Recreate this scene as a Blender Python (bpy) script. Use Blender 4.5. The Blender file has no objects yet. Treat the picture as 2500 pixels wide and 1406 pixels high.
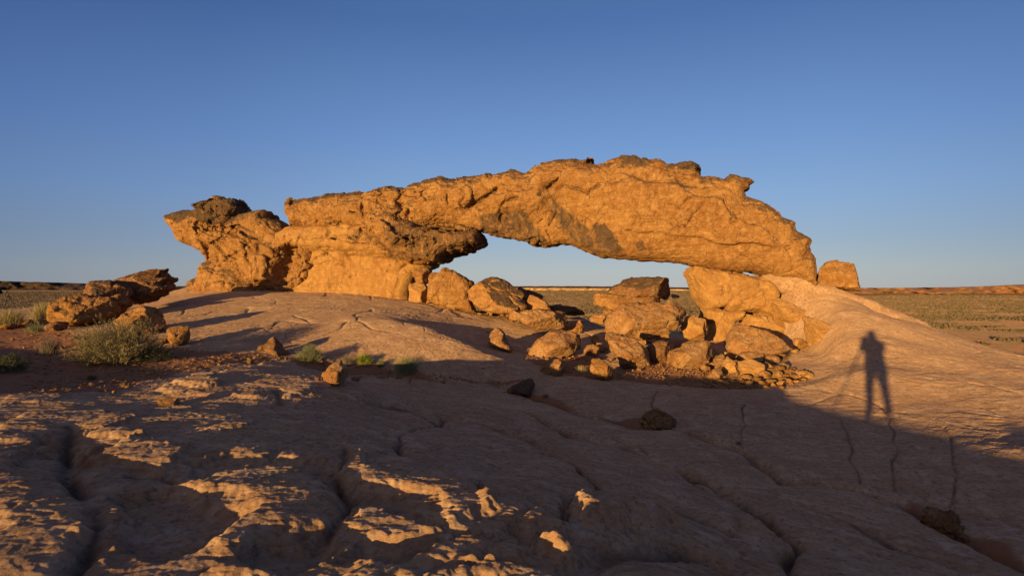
import bpy, math, random
import numpy as np
from mathutils import Vector, Matrix

# ------------------------------------------------------------------ camera, sky, sun, exposure
C = bpy.context.scene.collection
scn = bpy.context.scene
F = 1389.0                      # focal length in photo pixels (20 mm lens on a 36 mm sensor, 2500 px wide)
CZ = 1.55                       # height of the lens above the rock the tripod stands on
cam_d = bpy.data.cameras.new('camera'); cam_d.lens = 20.0; cam_d.sensor_width = 36.0
cam_d.clip_start = 0.05; cam_d.clip_end = 20000
cam = bpy.data.objects.new('camera', cam_d); C.objects.link(cam)
cam.location = (0, 0, CZ); cam.rotation_euler = (math.radians(90), 0, 0)
scn.camera = cam
EL = math.radians(4.28)         # height of the sun
AZ = math.radians(31.6)         # the light travels towards (sin AZ, cos AZ)
SA, CA, TE = math.sin(AZ), math.cos(AZ), math.tan(EL)
world = bpy.data.worlds.new('World'); scn.world = world; world.use_nodes = True
wn = world.node_tree.nodes; wl = world.node_tree.links
bg = wn['Background']
sky = wn.new('ShaderNodeTexSky'); sky.sky_type = 'NISHITA'; sky.sun_disc = False
sky.sun_elevation = EL; sky.sun_rotation = math.pi + AZ
sky.altitude = 1400; sky.air_density = 1.0; sky.dust_density = 0.6; sky.ozone_density = 2.5
# the air near the horizon is milky and the zenith a deep blue: grade the sky by height
tcn = wn.new('ShaderNodeTexCoord'); sep = wn.new('ShaderNodeSeparateXYZ'); wl.new(tcn.outputs['Generated'], sep.inputs[0])
rmp = wn.new('ShaderNodeValToRGB'); wl.new(sep.outputs['Z'], rmp.inputs[0])
SKY = [(0.0, (.475, .50, .53)), (.03, (.455, .505, .555)), (.075, (.355, .455, .60)), (.145, (.270, .420, .690)), (.245, (.180, .325, .65)), (.42, (.078, .170, .42)), (1.0, (.03, .075, .20))]
while len(rmp.color_ramp.elements) < len(SKY): rmp.color_ramp.elements.new(.5)
for e_, (p_, c_) in zip(rmp.color_ramp.elements, SKY): e_.position = p_; e_.color = (*[k/1.45 for k in c_], 1)
sc_ = wn.new('ShaderNodeMix'); sc_.data_type = 'RGBA'; sc_.blend_type = 'MIX'; sc_.inputs[0].default_value = 0.82
mul = wn.new('ShaderNodeVectorMath'); mul.operation = 'SCALE'; mul.inputs['Scale'].default_value = 0.10
wl.new(sky.outputs['Color'], mul.inputs[0]); wl.new(mul.outputs[0], sc_.inputs[6]); wl.new(rmp.outputs[0], sc_.inputs[7])
# the sky is deepest to either side of the point opposite the sun
cx_ = wn.new('ShaderNodeCombineXYZ'); wl.new(sep.outputs['X'], cx_.inputs[0]); wl.new(sep.outputs['Y'], cx_.inputs[1])
nz_ = wn.new('ShaderNodeVectorMath'); nz_.operation = 'NORMALIZE'; wl.new(cx_.outputs[0], nz_.inputs[0])
da = wn.new('ShaderNodeVectorMath'); da.operation = 'DOT_PRODUCT'; wl.new(nz_.outputs[0], da.inputs[0]); da.inputs[1].default_value = (math.sin(math.radians(9)), math.cos(math.radians(9)), 0)
ar = wn.new('ShaderNodeValToRGB'); wl.new(da.outputs['Value'], ar.inputs[0])
AZR = [(0.0, (.55, .60, .68)), (.60, (.55, .60, .70)), (.80, (.74, .77, .83)), (.94, (.95, .96, .97)), (1.0, (1.0, 1.0, 1.0))]
while len(ar.color_ramp.elements) < len(AZR): ar.color_ramp.elements.new(.5)
for e_, (p_, c_) in zip(ar.color_ramp.elements, AZR): e_.position = p_; e_.color = (*c_, 1)
am = wn.new('ShaderNodeMix'); am.data_type = 'RGBA'; am.blend_type = 'MULTIPLY'; am.inputs[0].default_value = 1.0
wl.new(sc_.outputs[2], am.inputs[6]); wl.new(ar.outputs[0], am.inputs[7])
# warm glow round the setting sun, behind the photographer
dt = wn.new('ShaderNodeVectorMath'); dt.operation = 'DOT_PRODUCT'; wl.new(tcn.outputs['Generated'], dt.inputs[0])
dt.inputs[1].default_value = (-SA*math.cos(EL), -CA*math.cos(EL), math.sin(EL))
gr = wn.new('ShaderNodeMapRange'); gr.inputs['From Min'].default_value = 0.25; gr.inputs['From Max'].default_value = 1.0
gr.interpolation_type = 'SMOOTHSTEP'; wl.new(dt.outputs['Value'], gr.inputs['Value'])
gm = wn.new('ShaderNodeMix'); gm.data_type = 'RGBA'; wl.new(gr.outputs[0], gm.inputs[0]); wl.new(am.outputs[2], gm.inputs[6]); gm.inputs[7].default_value = (.31, .27, .29, 1)
wl.new(gm.outputs[2], bg.inputs['Color']); bg.inputs['Strength'].default_value = 0.82
sun_d = bpy.data.lights.new('sun', 'SUN'); sun_d.energy = 5.0; sun_d.angle = math.radians(0.5)
sun_d.color = (1.0, 0.64, 0.23)
sun = bpy.data.objects.new('sun', sun_d); C.objects.link(sun)
sun.rotation_euler = Vector((-SA*math.cos(EL), -CA*math.cos(EL), math.sin(EL))).to_track_quat('Z', 'Y').to_euler()
sun.location = (-20, -30, 30)
scn.view_settings.view_transform = 'Standard'; scn.view_settings.look = 'None'
scn.view_settings.gamma = 1.0; scn.view_settings.exposure = 0.82
scn.cycles.max_bounces = 5; scn.cycles.diffuse_bounces = 3; scn.cycles.transparent_max_bounces = 4

# ------------------------------------------------------------------ maths helpers
def ss(e0, e1, x):
    t = np.clip((x - e0) / (e1 - e0), 0, 1); return t*t*(3-2*t)
def _h(ix, iy, iz, seed):
    n = (ix.astype(np.int64)*374761393 + iy.astype(np.int64)*668265263 + iz.astype(np.int64)*1274126177 + seed*362437) & 0xffffffff
    n = ((n ^ (n >> 13)) * 1274126177) & 0xffffffff
    n = n ^ (n >> 16)
    return (n & 0xffffff) / float(0x1000000)
_R = np.random.RandomState(7)
_G3 = _R.normal(size=(256, 3)); _G3 /= np.linalg.norm(_G3, axis=1)[:, None]; _G3 = _G3.astype(np.float32)
def pn3(x, y, z, seed=0):
    xi, yi, zi = np.floor(x).astype(np.int64), np.floor(y).astype(np.int64), np.floor(z).astype(np.int64)
    xf, yf, zf = (x-xi).astype(np.float32), (y-yi).astype(np.float32), (z-zi).astype(np.float32)
    u, v, w = [t*t*t*(t*(t*6-15)+10) for t in (xf, yf, zf)]
    out = 0
    for dx in (0, 1):
        wx = u if dx else 1-u
        for dy in (0, 1):
            wy = v if dy else 1-v
            for dz in (0, 1):
                wz = w if dz else 1-w
                g = _G3[(_h(xi+dx, yi+dy, zi+dz, seed)*256).astype(np.int32)]
                out = out + wx*wy*wz*(g[..., 0]*(xf-dx) + g[..., 1]*(yf-dy) + g[..., 2]*(zf-dz))
    return out*1.6
_A2 = _R.uniform(0, 2*math.pi, 256); _G2 = np.stack([np.cos(_A2), np.sin(_A2)], 1).astype(np.float32)
def pn2(x, y, seed=0):
    xi, yi = np.floor(x).astype(np.int64), np.floor(y).astype(np.int64)
    xf, yf = (x-xi).astype(np.float32), (y-yi).astype(np.float32)
    u, v = [t*t*t*(t*(t*6-15)+10) for t in (xf, yf)]
    z0 = np.zeros_like(xi); out = 0
    for dx in (0, 1):
        wx = u if dx else 1-u
        for dy in (0, 1):
            wy = v if dy else 1-v
            g = _G2[(_h(xi+dx, yi+dy, z0, seed)*256).astype(np.int32)]
            out = out + wx*wy*(g[..., 0]*(xf-dx) + g[..., 1]*(yf-dy))
    return out*1.5
def fbm2(x, y, o=4, seed=0, g=0.5):
    r = 0; a = 1; f = 1
    for i in range(o):
        r = r + a*pn2(x*f, y*f, seed+i*17); a *= g; f *= 2.03
    return r
def fbm3(x, y, z, o=4, seed=0, g=0.5):
    r = 0; a = 1; f = 1
    for i in range(o):
        r = r + a*pn3(x*f, y*f, z*f, seed+i*17); a *= g; f *= 2.03
    return r
def rid3(x, y, z, o=3, seed=0, g=0.55):
    r = 0; a = 1; f = 1
    for i in range(o):
        r = r + a*(1-np.minimum(np.abs(pn3(x*f, y*f, z*f, seed+i*17))*2.2, 1)); a *= g; f *= 2.1
    return r
def voro2(x, y, seed=0):
    """distance to the nearest cell border, and a random number per cell"""
    xi, yi = np.floor(x).astype(np.int64), np.floor(y).astype(np.int64)
    z0 = np.zeros_like(xi); f1 = np.full(x.shape, 9.0); f2 = np.full(x.shape, 9.0); cid = np.zeros(x.shape)
    for dx in (-1, 0, 1):
        for dy in (-1, 0, 1):
            cx = xi+dx; cy = yi+dy
            px = cx+_h(cx, cy, z0, seed); py = cy+_h(cx, cy, z0, seed+5); r = _h(cx, cy, z0, seed+9)
            d = np.hypot(px-x, py-y)
            m = d < f1
            f2 = np.where(m, f1, np.minimum(f2, d)); cid = np.where(m, r, cid); f1 = np.where(m, d, f1)
    return f2-f1, cid
def facets(P, sc, seed=0, asp=1.0):
    """broken-rock relief: every cell is a tilted flat chip. returns height and distance to the chip's edge"""
    q = P*sc*np.array([1, 1, asp]); ix = np.floor(q).astype(np.int64)
    f1 = np.full(len(P), 9.0); f2 = f1.copy(); hgt = np.zeros(len(P))
    for dx in (-1, 0, 1):
        for dy in (-1, 0, 1):
            for dz in (-1, 0, 1):
                a, b, c = ix[:, 0]+dx, ix[:, 1]+dy, ix[:, 2]+dz
                o = np.stack([a+_h(a, b, c, seed), b+_h(a, b, c, seed+1), c+_h(a, b, c, seed+2)], 1)
                v = q-o; d = np.sqrt((v*v).sum(1)); m = d < f1
                t = np.stack([_h(a, b, c, seed+3), _h(a, b, c, seed+4), _h(a, b, c, seed+5)], 1)*2-1
                hh = (v*t).sum(1)+(_h(a, b, c, seed+6)-.5)*.8
                f2 = np.where(m, f1, np.minimum(f2, d)); hgt = np.where(m, hh, hgt); f1 = np.where(m, d, f1)
    return hgt, f2-f1
def poly_sd(x, y, P):
    """signed distance to polygon P, positive inside"""
    P = np.asarray(P, float); d = np.full(x.shape, 1e9); ins = np.zeros(x.shape, bool)
    n = len(P)
    for i in range(n):
        ax, ay = P[i]; bx, by = P[(i+1) % n]
        ex, ey = bx-ax, by-ay; L = ex*ex+ey*ey+1e-12
        wx, wy = x-ax, y-ay
        t = np.clip((wx*ex+wy*ey)/L, 0, 1)
        d = np.minimum(d, (wx-t*ex)**2+(wy-t*ey)**2)
        if abs(ey) > 1e-12:
            c = ((ay > y) != (by > y)) & (x < ex*(y-ay)/ey+ax)
            ins ^= c
    d = np.sqrt(d)
    return np.where(ins, d, -d)
def line_d(x, y, P):
    P = np.asarray(P, float); d = np.full(x.shape, 1e9)
    for i in range(len(P)-1):
        ax, ay = P[i]; ex, ey = P[i+1][0]-ax, P[i+1][1]-ay; L = ex*ex+ey*ey+1e-12
        wx, wy = x-ax, y-ay; t = np.clip((wx*ex+wy*ey)/L, 0, 1)
        d = np.minimum(d, (wx-t*ex)**2+(wy-t*ey)**2)
    return np.sqrt(d)

# ------------------------------------------------------------------ mesh helpers
def mesh_obj(name, V, Q, mat, parent=None, loc=None, smooth=True, attrs=None):
    V = np.asarray(V, np.float32); Q = np.asarray(Q, np.int32)
    me = bpy.data.meshes.new(name); k = Q.shape[1]
    me.vertices.add(len(V)); me.vertices.foreach_set('co', V.ravel())
    me.loops.add(Q.size); me.loops.foreach_set('vertex_index', Q.ravel())
    me.polygons.add(len(Q)); me.polygons.foreach_set('loop_start', np.arange(0, Q.size, k, dtype=np.int32))
    me.polygons.foreach_set('loop_total', np.full(len(Q), k, np.int32))
    me.polygons.foreach_set('use_smooth', np.full(len(Q), smooth, bool))
    me.update(calc_edges=True)
    for an, av in (attrs or {}).items():
        a = me.attributes.new(an, 'FLOAT', 'POINT'); a.data.foreach_set('value', np.asarray(av, np.float32))
    if mat: me.materials.append(mat)
    o = bpy.data.objects.new(name, me); C.objects.link(o)
    if loc is not None: o.location = loc
    if parent: o.parent = parent
    return o
def tag(o, label=None, cat=None, group=None, kind=None):
    if label: o['label'] = label
    if cat: o['category'] = cat
    if group: o['group'] = group
    if kind: o['kind'] = kind
    return o
def empty(name, loc, label, cat, group=None):
    o = bpy.data.objects.new(name, None); C.objects.link(o); o.location = loc
    return tag(o, label, cat, group)
def nets(Fv, org, h):
    """surface nets of the field Fv (inside > 0) on a grid with spacing h"""
    S = Fv > 0
    nx, ny, nz = Fv.shape
    cnt = np.zeros((nx-1, ny-1, nz-1), np.int8)
    for a in (0, 1):
        for b in (0, 1):
            for c in (0, 1):
                cnt += S[a:nx-1+a, b:ny-1+b, c:nz-1+c]
    act = np.argwhere((cnt > 0) & (cnt < 8))
    idx = np.full(cnt.shape, -1, np.int32); idx[act[:, 0], act[:, 1], act[:, 2]] = np.arange(len(act))
    cs = [(a, b, c) for a in (0, 1) for b in (0, 1) for c in (0, 1)]
    val = {q: Fv[act[:, 0]+q[0], act[:, 1]+q[1], act[:, 2]+q[2]] for q in cs}
    pos = np.zeros((len(act), 3)); n = np.zeros(len(act))
    for q in cs:
        for ax in range(3):
            if q[ax] == 0:
                r = list(q); r[ax] = 1; r = tuple(r)
                v0, v1 = val[q], val[r]; m = (v0 > 0) != (v1 > 0)
                t = np.where(m, v0/np.where(m, v0-v1, 1), 0)
                p = np.zeros((len(act), 3)); p += q; p[:, ax] += t
                pos += p*m[:, None]; n += m
    V = (act+pos/n[:, None])*np.asarray(h)+np.asarray(org)
    Q = []
    for ax in range(3):
        sl0 = [slice(None)]*3; sl1 = [slice(None)]*3; sl0[ax] = slice(0, -1); sl1[ax] = slice(1, None)
        D = S[tuple(sl0)] != S[tuple(sl1)]
        e = np.argwhere(D)
        b, c = (ax+1) % 3, (ax+2) % 3
        ok = (e[:, b] > 0) & (e[:, c] > 0) & (e[:, b] < Fv.shape[b]-1) & (e[:, c] < Fv.shape[c]-1)
        e = e[ok]
        def ix(db, dc):
            k = e.copy(); k[:, b] -= db; k[:, c] -= dc
            return idx[k[:, 0], k[:, 1], k[:, 2]]
        q = np.stack([ix(1, 1), ix(0, 1), ix(0, 0), ix(1, 0)], 1)
        fl = ~S[e[:, 0], e[:, 1], e[:, 2]]
        q[fl] = q[fl][:, ::-1]
        Q.append(q)
    return V, np.concatenate(Q)
def relax(V, Q, it=1, k=0.5):
    n = len(V)
    E = np.concatenate([Q[:, [0, 1]], Q[:, [1, 2]], Q[:, [2, 3]], Q[:, [3, 0]]])
    for _ in range(it):
        acc = np.stack([np.bincount(E[:, 0], V[E[:, 1], j], n)+np.bincount(E[:, 1], V[E[:, 0], j], n) for j in range(3)], 1)
        c = np.bincount(E[:, 0], minlength=n)+np.bincount(E[:, 1], minlength=n)
        V = V*(1-k)+k*acc/np.maximum(c, 1)[:, None]
    return V
def normals(V, Q):
    fn = np.cross(V[Q[:, 2]]-V[Q[:, 0]], V[Q[:, 3]]-V[Q[:, 1]])
    n = len(V); N = np.stack([sum(np.bincount(Q[:, k], fn[:, j], n) for k in range(4)) for j in range(3)], 1)
    return N/np.maximum(np.linalg.norm(N, axis=1), 1e-9)[:, None]

# ------------------------------------------------------------------ materials
class NT:
    def __init__(s, name):
        s.m = bpy.data.materials.new(name); s.m.use_nodes = True
        s.n = s.m.node_tree.nodes; s.l = s.m.node_tree.links
        s.b = s.n['Principled BSDF']; s.b.inputs['Specular IOR Level'].default_value = 0.15
        s.b.inputs['Roughness'].default_value = 0.9; s.b.inputs['Diffuse Roughness'].default_value = 0.3
        s.geo = s.n.new('ShaderNodeNewGeometry')
    def put(s, sock, v):
        if isinstance(v, bpy.types.NodeSocket): s.l.new(v, sock)
        else: sock.default_value = v
    def pos(s, scale=(1, 1, 1), rot=(0, 0, 0)):
        mp = s.n.new('ShaderNodeMapping'); s.l.new(s.geo.outputs['Position'], mp.inputs[0])
        mp.inputs['Scale'].default_value = scale; mp.inputs['Rotation'].default_value = rot
        return mp.outputs[0]
    def noise(s, vec, scale, detail=4, rough=0.55, dist=0.0, out='Fac'):
        t = s.n.new('ShaderNodeTexNoise'); s.l.new(vec, t.inputs['Vector'])
        t.inputs['Scale'].default_value = scale; t.inputs['Detail'].default_value = detail
        t.inputs['Roughness'].default_value = rough; t.inputs['Distortion'].default_value = dist
        return t.outputs[out]
    def voro(s, vec, scale, feat='F1', out='Distance', rnd=1.0):
        t = s.n.new('ShaderNodeTexVoronoi'); s.l.new(vec, t.inputs['Vector']); t.feature = feat
        t.inputs['Scale'].default_value = scale; t.inputs['Randomness'].default_value = rnd
        return t.outputs[out]
    def ramp(s, f, stops):
        r = s.n.new('ShaderNodeValToRGB'); s.l.new(f, r.inputs[0])
        while len(r.color_ramp.elements) < len(stops): r.color_ramp.elements.new(0.5)
        for e, (p, c) in zip(r.color_ramp.elements, stops):
            e.position = p; e.color = (c, c, c, 1) if isinstance(c, (int, float)) else (*c, 1)
        return r.outputs[0]
    def mix(s, f, a, b, mode='MIX'):
        m = s.n.new('ShaderNodeMix'); m.data_type = 'RGBA'; m.blend_type = mode
        s.put(m.inputs[0], f)
        for k, v in ((6, a), (7, b)):
            s.put(m.inputs[k], (*v, 1) if isinstance(v, tuple) and len(v) == 3 else v)
        return m.outputs[2]
    def math(s, op, a, b=0.0, c=None):
        m = s.n.new('ShaderNodeMath'); m.operation = op; s.put(m.inputs[0], a); s.put(m.inputs[1], b)
        if c is not None: s.put(m.inputs[2], c)
        return m.outputs[0]
    def attr(s, name):
        a = s.n.new('ShaderNodeAttribute'); a.attribute_name = name; return a.outputs['Fac']
    def bump(s, h, dist, strength=1.0, prev=None):
        b = s.n.new('ShaderNodeBump'); s.put(b.inputs['Height'], h); b.inputs['Distance'].default_value = dist
        b.inputs['Strength'].default_value = strength
        if prev is not None: s.l.new(prev, b.inputs['Normal'])
        return b.outputs[0]
    def done(s, col, nrm=None):
        s.put(s.b.inputs['Base Color'], (*col, 1) if isinstance(col, tuple) else col)
        if nrm is not None: s.l.new(nrm, s.b.inputs['Normal'])
        return s.m

def rock_material(name, base, light, deep, dark=(0.045, 0.030, 0.021), lichen=0.0, bump=1.0):
    t = NT(name); p = t.pos()
    t.b.inputs['Diffuse Roughness'].default_value = .25
    n1 = t.noise(p, 0.8, 5, 0.6, 0.3); n2 = t.noise(p, 4.5, 6, 0.65); n3 = t.noise(p, 22, 5, 0.7)
    c = t.mix(t.ramp(n1, [(0.33, 0.0), (0.66, 1.0)]), deep, base)
    c = t.mix(t.ramp(n2, [(0.42, 0.0), (0.72, 0.85)]), c, light)
    st = t.noise(t.pos((0.5, 0.5, 9.0), (0.06, -0.05, 0)), 1.2, 5, 0.6, 0.4)         # bedding bands
    c = t.mix(t.ramp(st, [(0.40, 0.0), (0.62, 0.35)]), c, deep)
    c = t.mix(t.ramp(n3, [(0.32, 0.6), (0.5, 0.0)]), c, tuple(k*0.35 for k in deep))
    c = t.mix(t.ramp(t.noise(p, 1.7, 7, .75, .6), [(.60, 0.), (.72, .6)]), c, tuple(min(1, k*1.35) for k in light))
    c = t.mix(t.ramp(t.noise(p, 2.4, 7, .78, .8), [(.28, .5), (.40, 0.)]), c, tuple(k*0.55 for k in deep))
    if lichen > 0:
        lf = t.math('MULTIPLY', t.ramp(t.noise(p, 3.1, 2, 0.5), [(0.5, 0.0), (0.58, 1.0)]), t.ramp(t.noise(p, 17, 5, 0.7), [(0.47, 0.0), (0.56, lichen)]))
        c = t.mix(lf, c, (0.36, 0.31, 0.20))
    ck = t.voro(t.mix(0.12, p, t.noise(p, 3, 4, .6, out='Color')), 2.1, 'DISTANCE_TO_EDGE')
    ck = t.math('MULTIPLY', t.ramp(ck, [(0.0, 1.0), (0.035, 0.0)]), t.ramp(t.noise(p, 1.1, 3), [(.48, 0.), (.6, .7)]))
    c = t.mix(ck, c, tuple(k*.35 for k in deep))
    va = t.attr('varnish')
    ve = t.math('ADD', va, t.math('MULTIPLY', t.math('SUBTRACT', t.noise(t.pos((1, 1, .45)), 4.5, 8, 0.78, .7), 0.5), 2.2))
    ve = t.ramp(ve, [(0.34, 0.0), (0.78, 0.93)])
    c = t.mix(ve, c, t.mix(t.noise(p, 12, 3), dark, tuple(k*2.4 for k in dark)))
    b = t.bump(t.noise(p, 3.2, 8, 0.75), 0.085*bump)
    b = t.bump(t.ramp(t.voro(t.mix(0.15, p, t.noise(p, 4, 4, .6, out='Color')), 4.0, 'DISTANCE_TO_EDGE'), [(0.0, 0.0), (0.08, 1.0)]), 0.02*bump, 0.8, b)
    b = t.bump(t.noise(p, 30, 6, 0.7), 0.012*bump, 1.0, b)
    return t.done(c, b)

# ------------------------------------------------------------------ ground: survey points
# pixel (px, py) of the photograph and depth d -> a point of the place
def W(px, py, d): return ((px-1250)/F*d, d, CZ-(py-703)/F*d)
HS = [(-60, .9), (-40, .7), (-30, .6), (-21, .42), (-14, .33), (-9, .22), (-6, .20), (-3, .17), (-1.2, .09), (0, 0.0), (1.0, -.06),
      (2.0, -.11), (4, -.2), (10, -.5), (30, -1.0), (60, -2)]
_hs, _hv = np.array(HS).T
def Hc(s): return np.interp(s, _hs, _hv)       # height of the crest behind the camera that shades the foreground
def st(x, y): return x*CA-y*SA, x*SA+y*CA      # across and along the sunlight
def sun_plane(x, y):
    s, t = st(x, y); return Hc(s)-TE*t
def on_plane(px, py, off):
    d = np.linspace(1.5, 40, 4000); x, y, z = W(px, py, d)
    g = z-sun_plane(x, y)-off
    i = np.where(g < 0)[0]
    return W(px, py, d[i[0]] if len(i) else 20)
CP = []
for a in [  # seen ground: px, py, depth
    (1250, 1000, 11.2), (1250, 940, 14.4), (1250, 1080, 8.0), (1000, 930, 14.5), (850, 915, 14.2), (1150, 930, 14.6),
    (1600, 1030, 10.8), (1600, 1150, 7.4), (1600, 960, 13.2), (1450, 1015, 11.3), (1350, 960, 13.6),
    (1850, 1110, 8.9), (1850, 1000, 11.6), (1850, 1250, 6.0), (2050, 1165, 8.1), (2200, 1215, 7.6), (2340, 1295, 6.4), (2500, 1385, 5.5),
    (2120, 1015, 11.37), (2250, 1050, 10.2), (2400, 1090, 9.0), (2500, 1110, 8.5), (2120, 1100, 9.4), (2320, 1150, 8.2), (2500, 1250, 6.9),
    (2120, 900, 13.8), (2105, 825, 16.5), (2050, 760, 19.2), (1965, 752, 20.9), (1910, 708, 22.4), (2010, 795, 18.6), (2000, 695, 22.2), (2080, 716, 22.3), (2200, 764, 21.0), (2300, 812, 19.5),
    (2400, 850, 17.8), (2500, 890, 16.2), (2300, 900, 14.6), (2500, 980, 12.0), (2300, 980, 12.2), (2200, 830, 17.0),
    (1750, 950, 13.8), (1850, 945, 14.2), (1980, 930, 14.6), (1850, 900, 16.4), (1700, 900, 16.6), (1600, 915, 15.6), (1500, 925, 14.8),
    (1750, 850, 20.5), (1750, 832, 22.0), (1900, 850, 20.0), (1985, 852, 18.8), (2000, 885, 16.4), (1950, 880, 17.3),
    (2040, 830, 17.2), (2030, 868, 16.4), (1400, 900, 16.0), (1300, 880, 16.4),
    (1400, 850, 19.0), (1550, 850, 19.8), (1300, 840, 19.3), (1440, 800, 24.0), (1420, 772, 28.0), (1560, 800, 23.0),
    (1150, 765, 23.0), (1250, 790, 21.5), (1200, 830, 19.3), (1100, 747, 23.6), (1000, 735, 24.2), (850, 720, 24.9), (720, 714, 25.6), (640, 711, 26.0),
    (560, 700, 27.0), (480, 695, 27.8), (430, 716, 26.5), (400, 735, 24.8), (500, 725, 23.8), (640, 740, 22.2), (850, 750, 21.2), (1000, 762, 21.0),
    (500, 765, 20.4), (640, 770, 19.6), (1080, 800, 19.4),
    (680, 785, 18.3), (800, 775, 18.8), (950, 780, 18.2), (1040, 795, 17.4), (1120, 830, 16.6), (1200, 868, 15.9), (1280, 915, 15.0),
    (700, 840, 16.2), (850, 850, 15.6), (1000, 860, 15.6), (1100, 890, 15.2),
    (1080, 815, 18.9), (1170, 850, 17.6), (1240, 885, 16.5), (560, 810, 17.0), (640, 855, 15.2),
    (435, 842, 15.3), (340, 830, 16.0), (200, 800, 18.5), (60, 800, 18.6), (10, 800, 18.7), (270, 893, 12.8), (100, 860, 14.6), (0, 860, 14.6),
    (500, 880, 13.2), (100, 930, 10.6), (300, 930, 10.8), (10, 760, 36.0), (150, 752, 36.0), (60, 775, 24.0), (250, 745, 30.0)]:
    CP.append(W(*a))
for a in [  # ground that the low sun just grazes: px, py, height over the sun's last ray
    (40, 1010, .0), (200, 1000, .0), (350, 985, .0), (500, 950, .02), (650, 915, .02), (800, 930, .0), (880, 950, -.03), (950, 1010, -.12),
    (60, 1100, .01), (250, 1080, .02), (450, 1070, .01), (650, 1040, -.01), (800, 1080, -.03), (1000, 1100, -.06), (1150, 1130, -.12),
    (60, 1200, .02), (250, 1180, -.02), (450, 1180, .0), (650, 1180, .02), (850, 1180, .0), (1050, 1200, .0), (1250, 1230, -.02), (1400, 1220, -.03),
    (60, 1320, .03), (250, 1300, .02), (450, 1300, -.02), (650, 1300, .02), (850, 1300, .0), (1050, 1320, .0), (1250, 1320, .0), (1450, 1290, -.03),
    (60, 1406, .03), (300, 1406, .01), (600, 1406, .01), (900, 1406, .01), (1200, 1406, .0), (1400, 1390, -.02), (1600, 1350, -.12), (1550, 1406, -.08),
    (1800, 1406, -.2), (2100, 1406, -.35), (2350, 1406, -.55), (1400, 1130, -.22), (1700, 1250, -.3), (2000, 1280, -.45)]:
    q_ = on_plane(*a)
    if a[2] > -.1:                                                # the left foreground dips a little less than the sun's rays
        t_ = st(q_[0], q_[1])[1]; q_ = on_plane(a[0], a[1], a[2]+.036*(t_-1.0))
    CP.append(q_)
for a in [  # places the lens does not see: x, y, z
    (9.0, 22.5, -.55), (8.2, 24.5, -.7), (5, 25, -.6), (9.6, 20.0, -.5), (12, 25, 1.2), (10, 29, -1.5), (16, 26, -.5), (5, 30, -2.5), (0, 28, -.3), (0, 33, -3.5),
    (-7, 28, 1.3), (-7, 33, -.5), (-13, 30, 1.5), (-12, 35, 0), (-18, 30, .8), (-20, 40, -.6), (-32, 44, -.6), (-44, 36, 0), (-10, 45, -5), (5, 42, -6), (18, 35, -4),
    (14, 21, .3), (17, 24, -1.8), (20, 20, -1.6), (24, 24, -3.0), (30, 30, -3.4), (40, 40, -3.8), (40, 25, -3.2), (22, 14, -1.2), (30, 15, -2.2), (28, 40, -4.2), (14, 8, -1.4), (20, 4, -1.6),
    (7, 3, -.9), (11, 1, -1.0), (-25, 25, .2), (-40, 20, .3), (-45, 45, -.4), (-12.5, 17.5, .35), (-30, 55, -2), (0, 58, -8), (40, 58, -6)]:
    CP.append(a)
CP = np.array(CP)
_K = np.hypot(CP[:, None, 0]-CP[None, :, 0], CP[:, None, 1]-CP[None, :, 1])
_n = len(CP); _A = np.zeros((_n+3, _n+3)); _A[:_n, :_n] = _K+np.eye(_n)*0.0
_A[:_n, _n:] = np.c_[np.ones(_n), CP[:, :2]]; _A[_n:, :_n] = _A[:_n, _n:].T
_w = np.linalg.lstsq(_A, np.r_[CP[:, 2], 0, 0, 0], rcond=None)[0]
GX0, GY0, GH = -60.0, -10.0, 0.15
_gx = np.arange(GX0, 60, GH); _gy = np.arange(GY0, 66, GH)
BASE = np.zeros((len(_gx), len(_gy)))
for i in range(len(_gx)):
    BASE[i] = np.hypot(_gx[i]-CP[:, 0][:, None], _gy[None, :]-CP[:, 1][:, None]).T @ _w[:_n] + _w[_n]+_w[_n+1]*_gx[i]+_w[_n+2]*_gy
def gblur(A, it):
    for _ in range(it):
        B = np.pad(A, 1, mode='edge')
        A = (B[:-2, 1:-1]+B[2:, 1:-1]+B[1:-1, :-2]+B[1:-1, 2:]+2*A)/6
    return A
# the floor under the right foot of the arch breaks off along the edge of the ramp
_X, _Y = np.meshgrid(_gx, _gy, indexing='ij')
_m = ss(-.12, .2, poly_sd(_X, _Y, [(9.2, 16.6), (9.75, 17.6), (9.9, 18.6), (10.1, 20.2), (10.25, 22.2), (10.8, 24.2), (11.5, 27), (6, 28), (4, 23), (6.2, 19.5), (7.6, 17.2)]))
BASE = BASE*(1-_m)+np.minimum(BASE, -.52+.02*(_Y-18))*_m
BASE = gblur(BASE, 3)
def bilin(A, x, y):
    fx = np.clip((x-GX0)/GH, 0, A.shape[0]-1.001); fy = np.clip((y-GY0)/GH, 0, A.shape[1]-1.001)
    i = fx.astype(int); j = fy.astype(int); u = fx-i; v = fy-j
    return A[i, j]*(1-u)*(1-v)+A[i+1, j]*u*(1-v)+A[i, j+1]*(1-u)*v+A[i+1, j+1]*u*v
def z_base(x, y):
    x = np.asarray(x, float); y = np.asarray(y, float)
    z = bilin(BASE, x, y)
    s, t = st(x, y)
    k = ss(1.6, 0.2, t)                                           # the ridge the photographer stands on
    crest = Hc(s)-TE*t-0.004+0.004*np.exp(-((t+1.2)/1.0)**2)-0.05*ss(-2.2, -6, t)*np.maximum(-t-2.2, 0)
    z = z*(1-k)+crest*k
    e = ss(42, 75, np.hypot(x, y-8)); z = z*(1-e)+(-12.0)*e       # the outcrop ends and dips under the plain
    return z
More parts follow.
